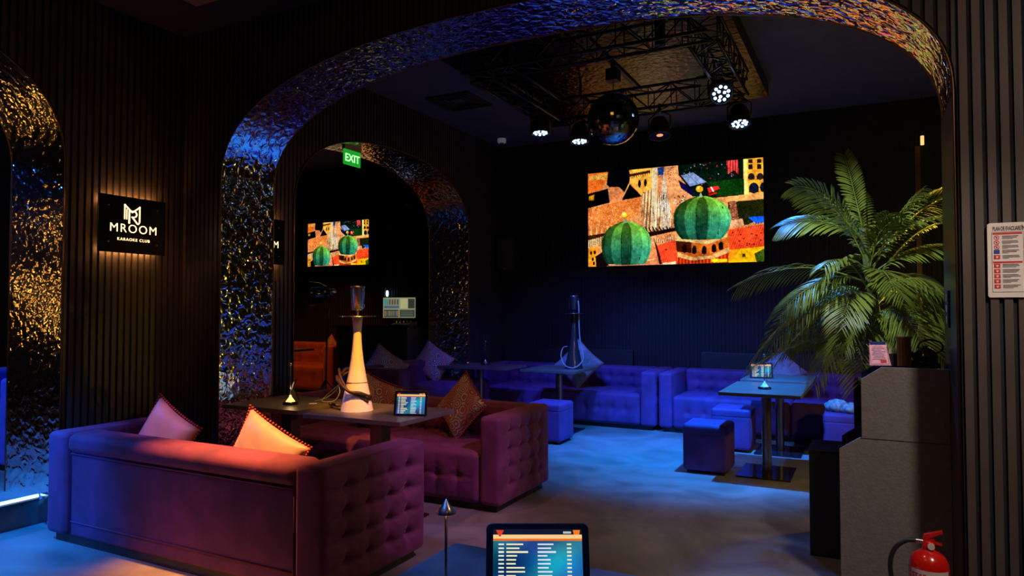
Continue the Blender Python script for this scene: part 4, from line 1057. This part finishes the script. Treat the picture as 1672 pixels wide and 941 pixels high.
# ------------------------------------------------------------------ lights
def aim(o, tgt): o.rotation_mode = 'QUATERNION'; o.rotation_quaternion = (Vector(tgt)-o.location).to_track_quat('-Z','Y')
def spot(name, loc, tgt, col, power, ang=60, blend=.6, r=.04):
    l = bpy.data.lights.new(name, 'SPOT'); l.color = col; l.energy = power; l.spot_size = math.radians(ang); l.spot_blend = blend; l.shadow_soft_size = r
    o = bpy.data.objects.new(name, l); COL.objects.link(o); o.location = loc; aim(o, tgt); return o
def point(name, loc, col, power, r=.03):
    l = bpy.data.lights.new(name, 'POINT'); l.color = col; l.energy = power; l.shadow_soft_size = r
    o = bpy.data.objects.new(name, l); COL.objects.link(o); o.location = loc; return o
def area(name, loc, tgt, col, power, sx, sy=None):
    l = bpy.data.lights.new(name, 'AREA'); l.color = col; l.energy = power; l.shape = 'RECTANGLE'; l.size = sx; l.size_y = sy or sx
    o = bpy.data.objects.new(name, l); COL.objects.link(o); o.location = loc; aim(o, tgt); return o
BLUE = (.02,.22,1); 
spot('par_beam', (-2.80,6.03,3.14), (-3.4,8.1,.3), (.10,.10,1), 320, 70)
spot('par_beam', (-2.48,6.25,3.06), (-2.2,8.0,.1), (.03,.20,1), 430, 75)
spot('par_beam', (-1.03,5.68,3.17), (-.35,4.7,1.6), (.03,.24,1), 260, 42)
spot('par_beam', (-.96,6.22,3.04), (-1.5,6.9,0), (.008,.24,1), 1600, 74, .9)
spot('par_beam', (-.95,6.3,3.04), (-.8,8.6,.2), (.12,.10,1), 230, 60)
spot('floor_wash', (-.8,5.9,3.2), (-1.1,5.4,0), (.01,.16,1), 55, 44, 1)
spot('warm_downlight', (-2.95,2.52,3.3), (-3.10,2.72,.7), (1,.33,.06), 2000, 30, 1)
spot('warm_floor_spill', (-3.6,1.2,3.3), (-3.4,2.1,0), (1,.27,.12), 200, 26, 1)
spot('table_downlight', (-1.9,2.7,3.0), (-3.12,3.8,1.0), (1,.36,.03), 640, 15, .8)
spot('table_downlight', (-2.9,3.3,3.3), (-3.2,4.2,.7), (1,.35,.12), 90, 60, 1)
spot('warm_corner', (-3.3,2.7,3.3), (-4.82,3.5,1.5), (1,.42,.14), 70, 26, 1)
spot('left_blue_wash', (-4.2,.9,3.2), (-4.95,2.1,.0), (.005,.24,1), 1300, 44, 1)
spot('left_blue_wash', (-4.1,-.6,2.4), (-4.6,2.6,.3), (.01,.06,1), 420, 24, 1)
spot('front_table_blue', (-1.4,.5,3.2), (-.9,1.5,.75), (.005,.2,1), 260, 26, .5)
area('front_room_lamp', (1.15,1.9,3.0), (.2,3.9,.8), (1,.78,.62), 8, .25)
spot('violet_fill', (.1,3.1,3.3), (-2.45,3.85,.5), (1,.40,.95), 290, 29, .9)
spot('cushion_pink_fill', (-3.3,1.4,3.0), (-3.97,2.9,.75), (1,.32,.62), 300, 10, .8)  # narrow spot added only to lighten the left cushion
spot('counter_fill', (1.05,2.2,3.1), (.0,4.0,.6), (1,.82,.70), 140, 40, .9, .12)  # extra spot added to brighten the counter panel and pillar
point('arch_gold_fill', (-.9,1.7,3.1), (1,.45,.05), 9, .18)  # added unseen light, gives the right side of the arch its gold glints
spot('walkway_warm', (-.9,3.0,3.3), (-1.0,3.6,0), (1,.62,.40), 26, 70, 1)
spot('next_room_orange', (-7.6,7.0,3.2), (-7.9,8.3,.4), (1,.22,.03), 160, 70, .8)
spot('next_room_blue', (-7.0,1.4,3.2), (-5.8,2.9,.4), (.02,.18,1), 500, 80, .8)
point('palm_uplight', (.55,5.9,1.35), (1,.66,.05), 32)
spot('palm_front', (-.9,3.3,3.3), (0,5.0,1.7), (.62,.75,.9), 270, 30, .8)
# added out-of-view ceiling downlights, there to be mirrored in the hammered metal
for i, (x, y) in enumerate(((-2.6,.4),(-1.2,.0),(.6,.6),(-3.4,-.8),(0,-1.2),(1.6,2.2),(-2.0,-1.8),(1.4,-.6))):
    t = thing('added_downlight', 'added warm downlight out of view in the front ceiling', 'downlight', (x, y, 3.398), 0, 'added front downlights')
    f = MB(); f.lathe([(.035,0),(.05,-.006),(.05,0)], n=20); f.build('ring', M['black'], t)
    f = MB(); f.lathe([(1e-4,-.002),(.034,-.002)], n=20); f.build('lamp_face', mat('added_downlight_face', (1,.6,.3), .5, emit=(1,.45,.12), strength=25), t)
point('hookah_table_lamp', (-3.78,3.80,.86), (1,.6,.25), .5, .02)

w = bpy.data.worlds.new('w'); scene.world = w; w.use_nodes = True
w.node_tree.nodes['Background'].inputs[0].default_value = (.02,.03,.08,1); w.node_tree.nodes['Background'].inputs[1].default_value = .05

# added out-of-view bulbs in the left-hand room, there to be mirrored as gold flecks in the arch jamb
for k in range(12):
    x, y, z = -6.3-.35*(k%4)-.2*rng.rand(), 1.9-.55*(k//4)-.3*rng.rand(), 1.25+1.0*rng.rand()
    t = thing('added_bulb', 'added warm bulb on a thin cord, out of view in the left-hand room', 'pendant', (x,y,z), 0, 'added pendant bulbs')
    f = MB(); f.ball((0,0,0), .018, 12, 8); f.build('bulb', M['bulb'], t)
    f = MB(); f.tube([(0,0,.03),(0,0,ZC2-z)], .003, 5); f.build('cord', M['black'], t)

# ------------------------------------------------------------------ camera
cam = bpy.data.cameras.new('camera'); co = bpy.data.objects.new('camera', cam); COL.objects.link(co)
cam.sensor_width = 36; cam.lens = 36*1130/1672; cam.clip_start = .05
co.location = (0,0,1.45); co.rotation_euler = (PI/2+math.radians(1.749), 0, math.radians(27.17)); scene.camera = co
scene.view_settings.view_transform = 'Standard'; scene.view_settings.look = 'None'
scene.cycles.use_denoising = True
scene.cycles.sample_clamp_indirect = 6
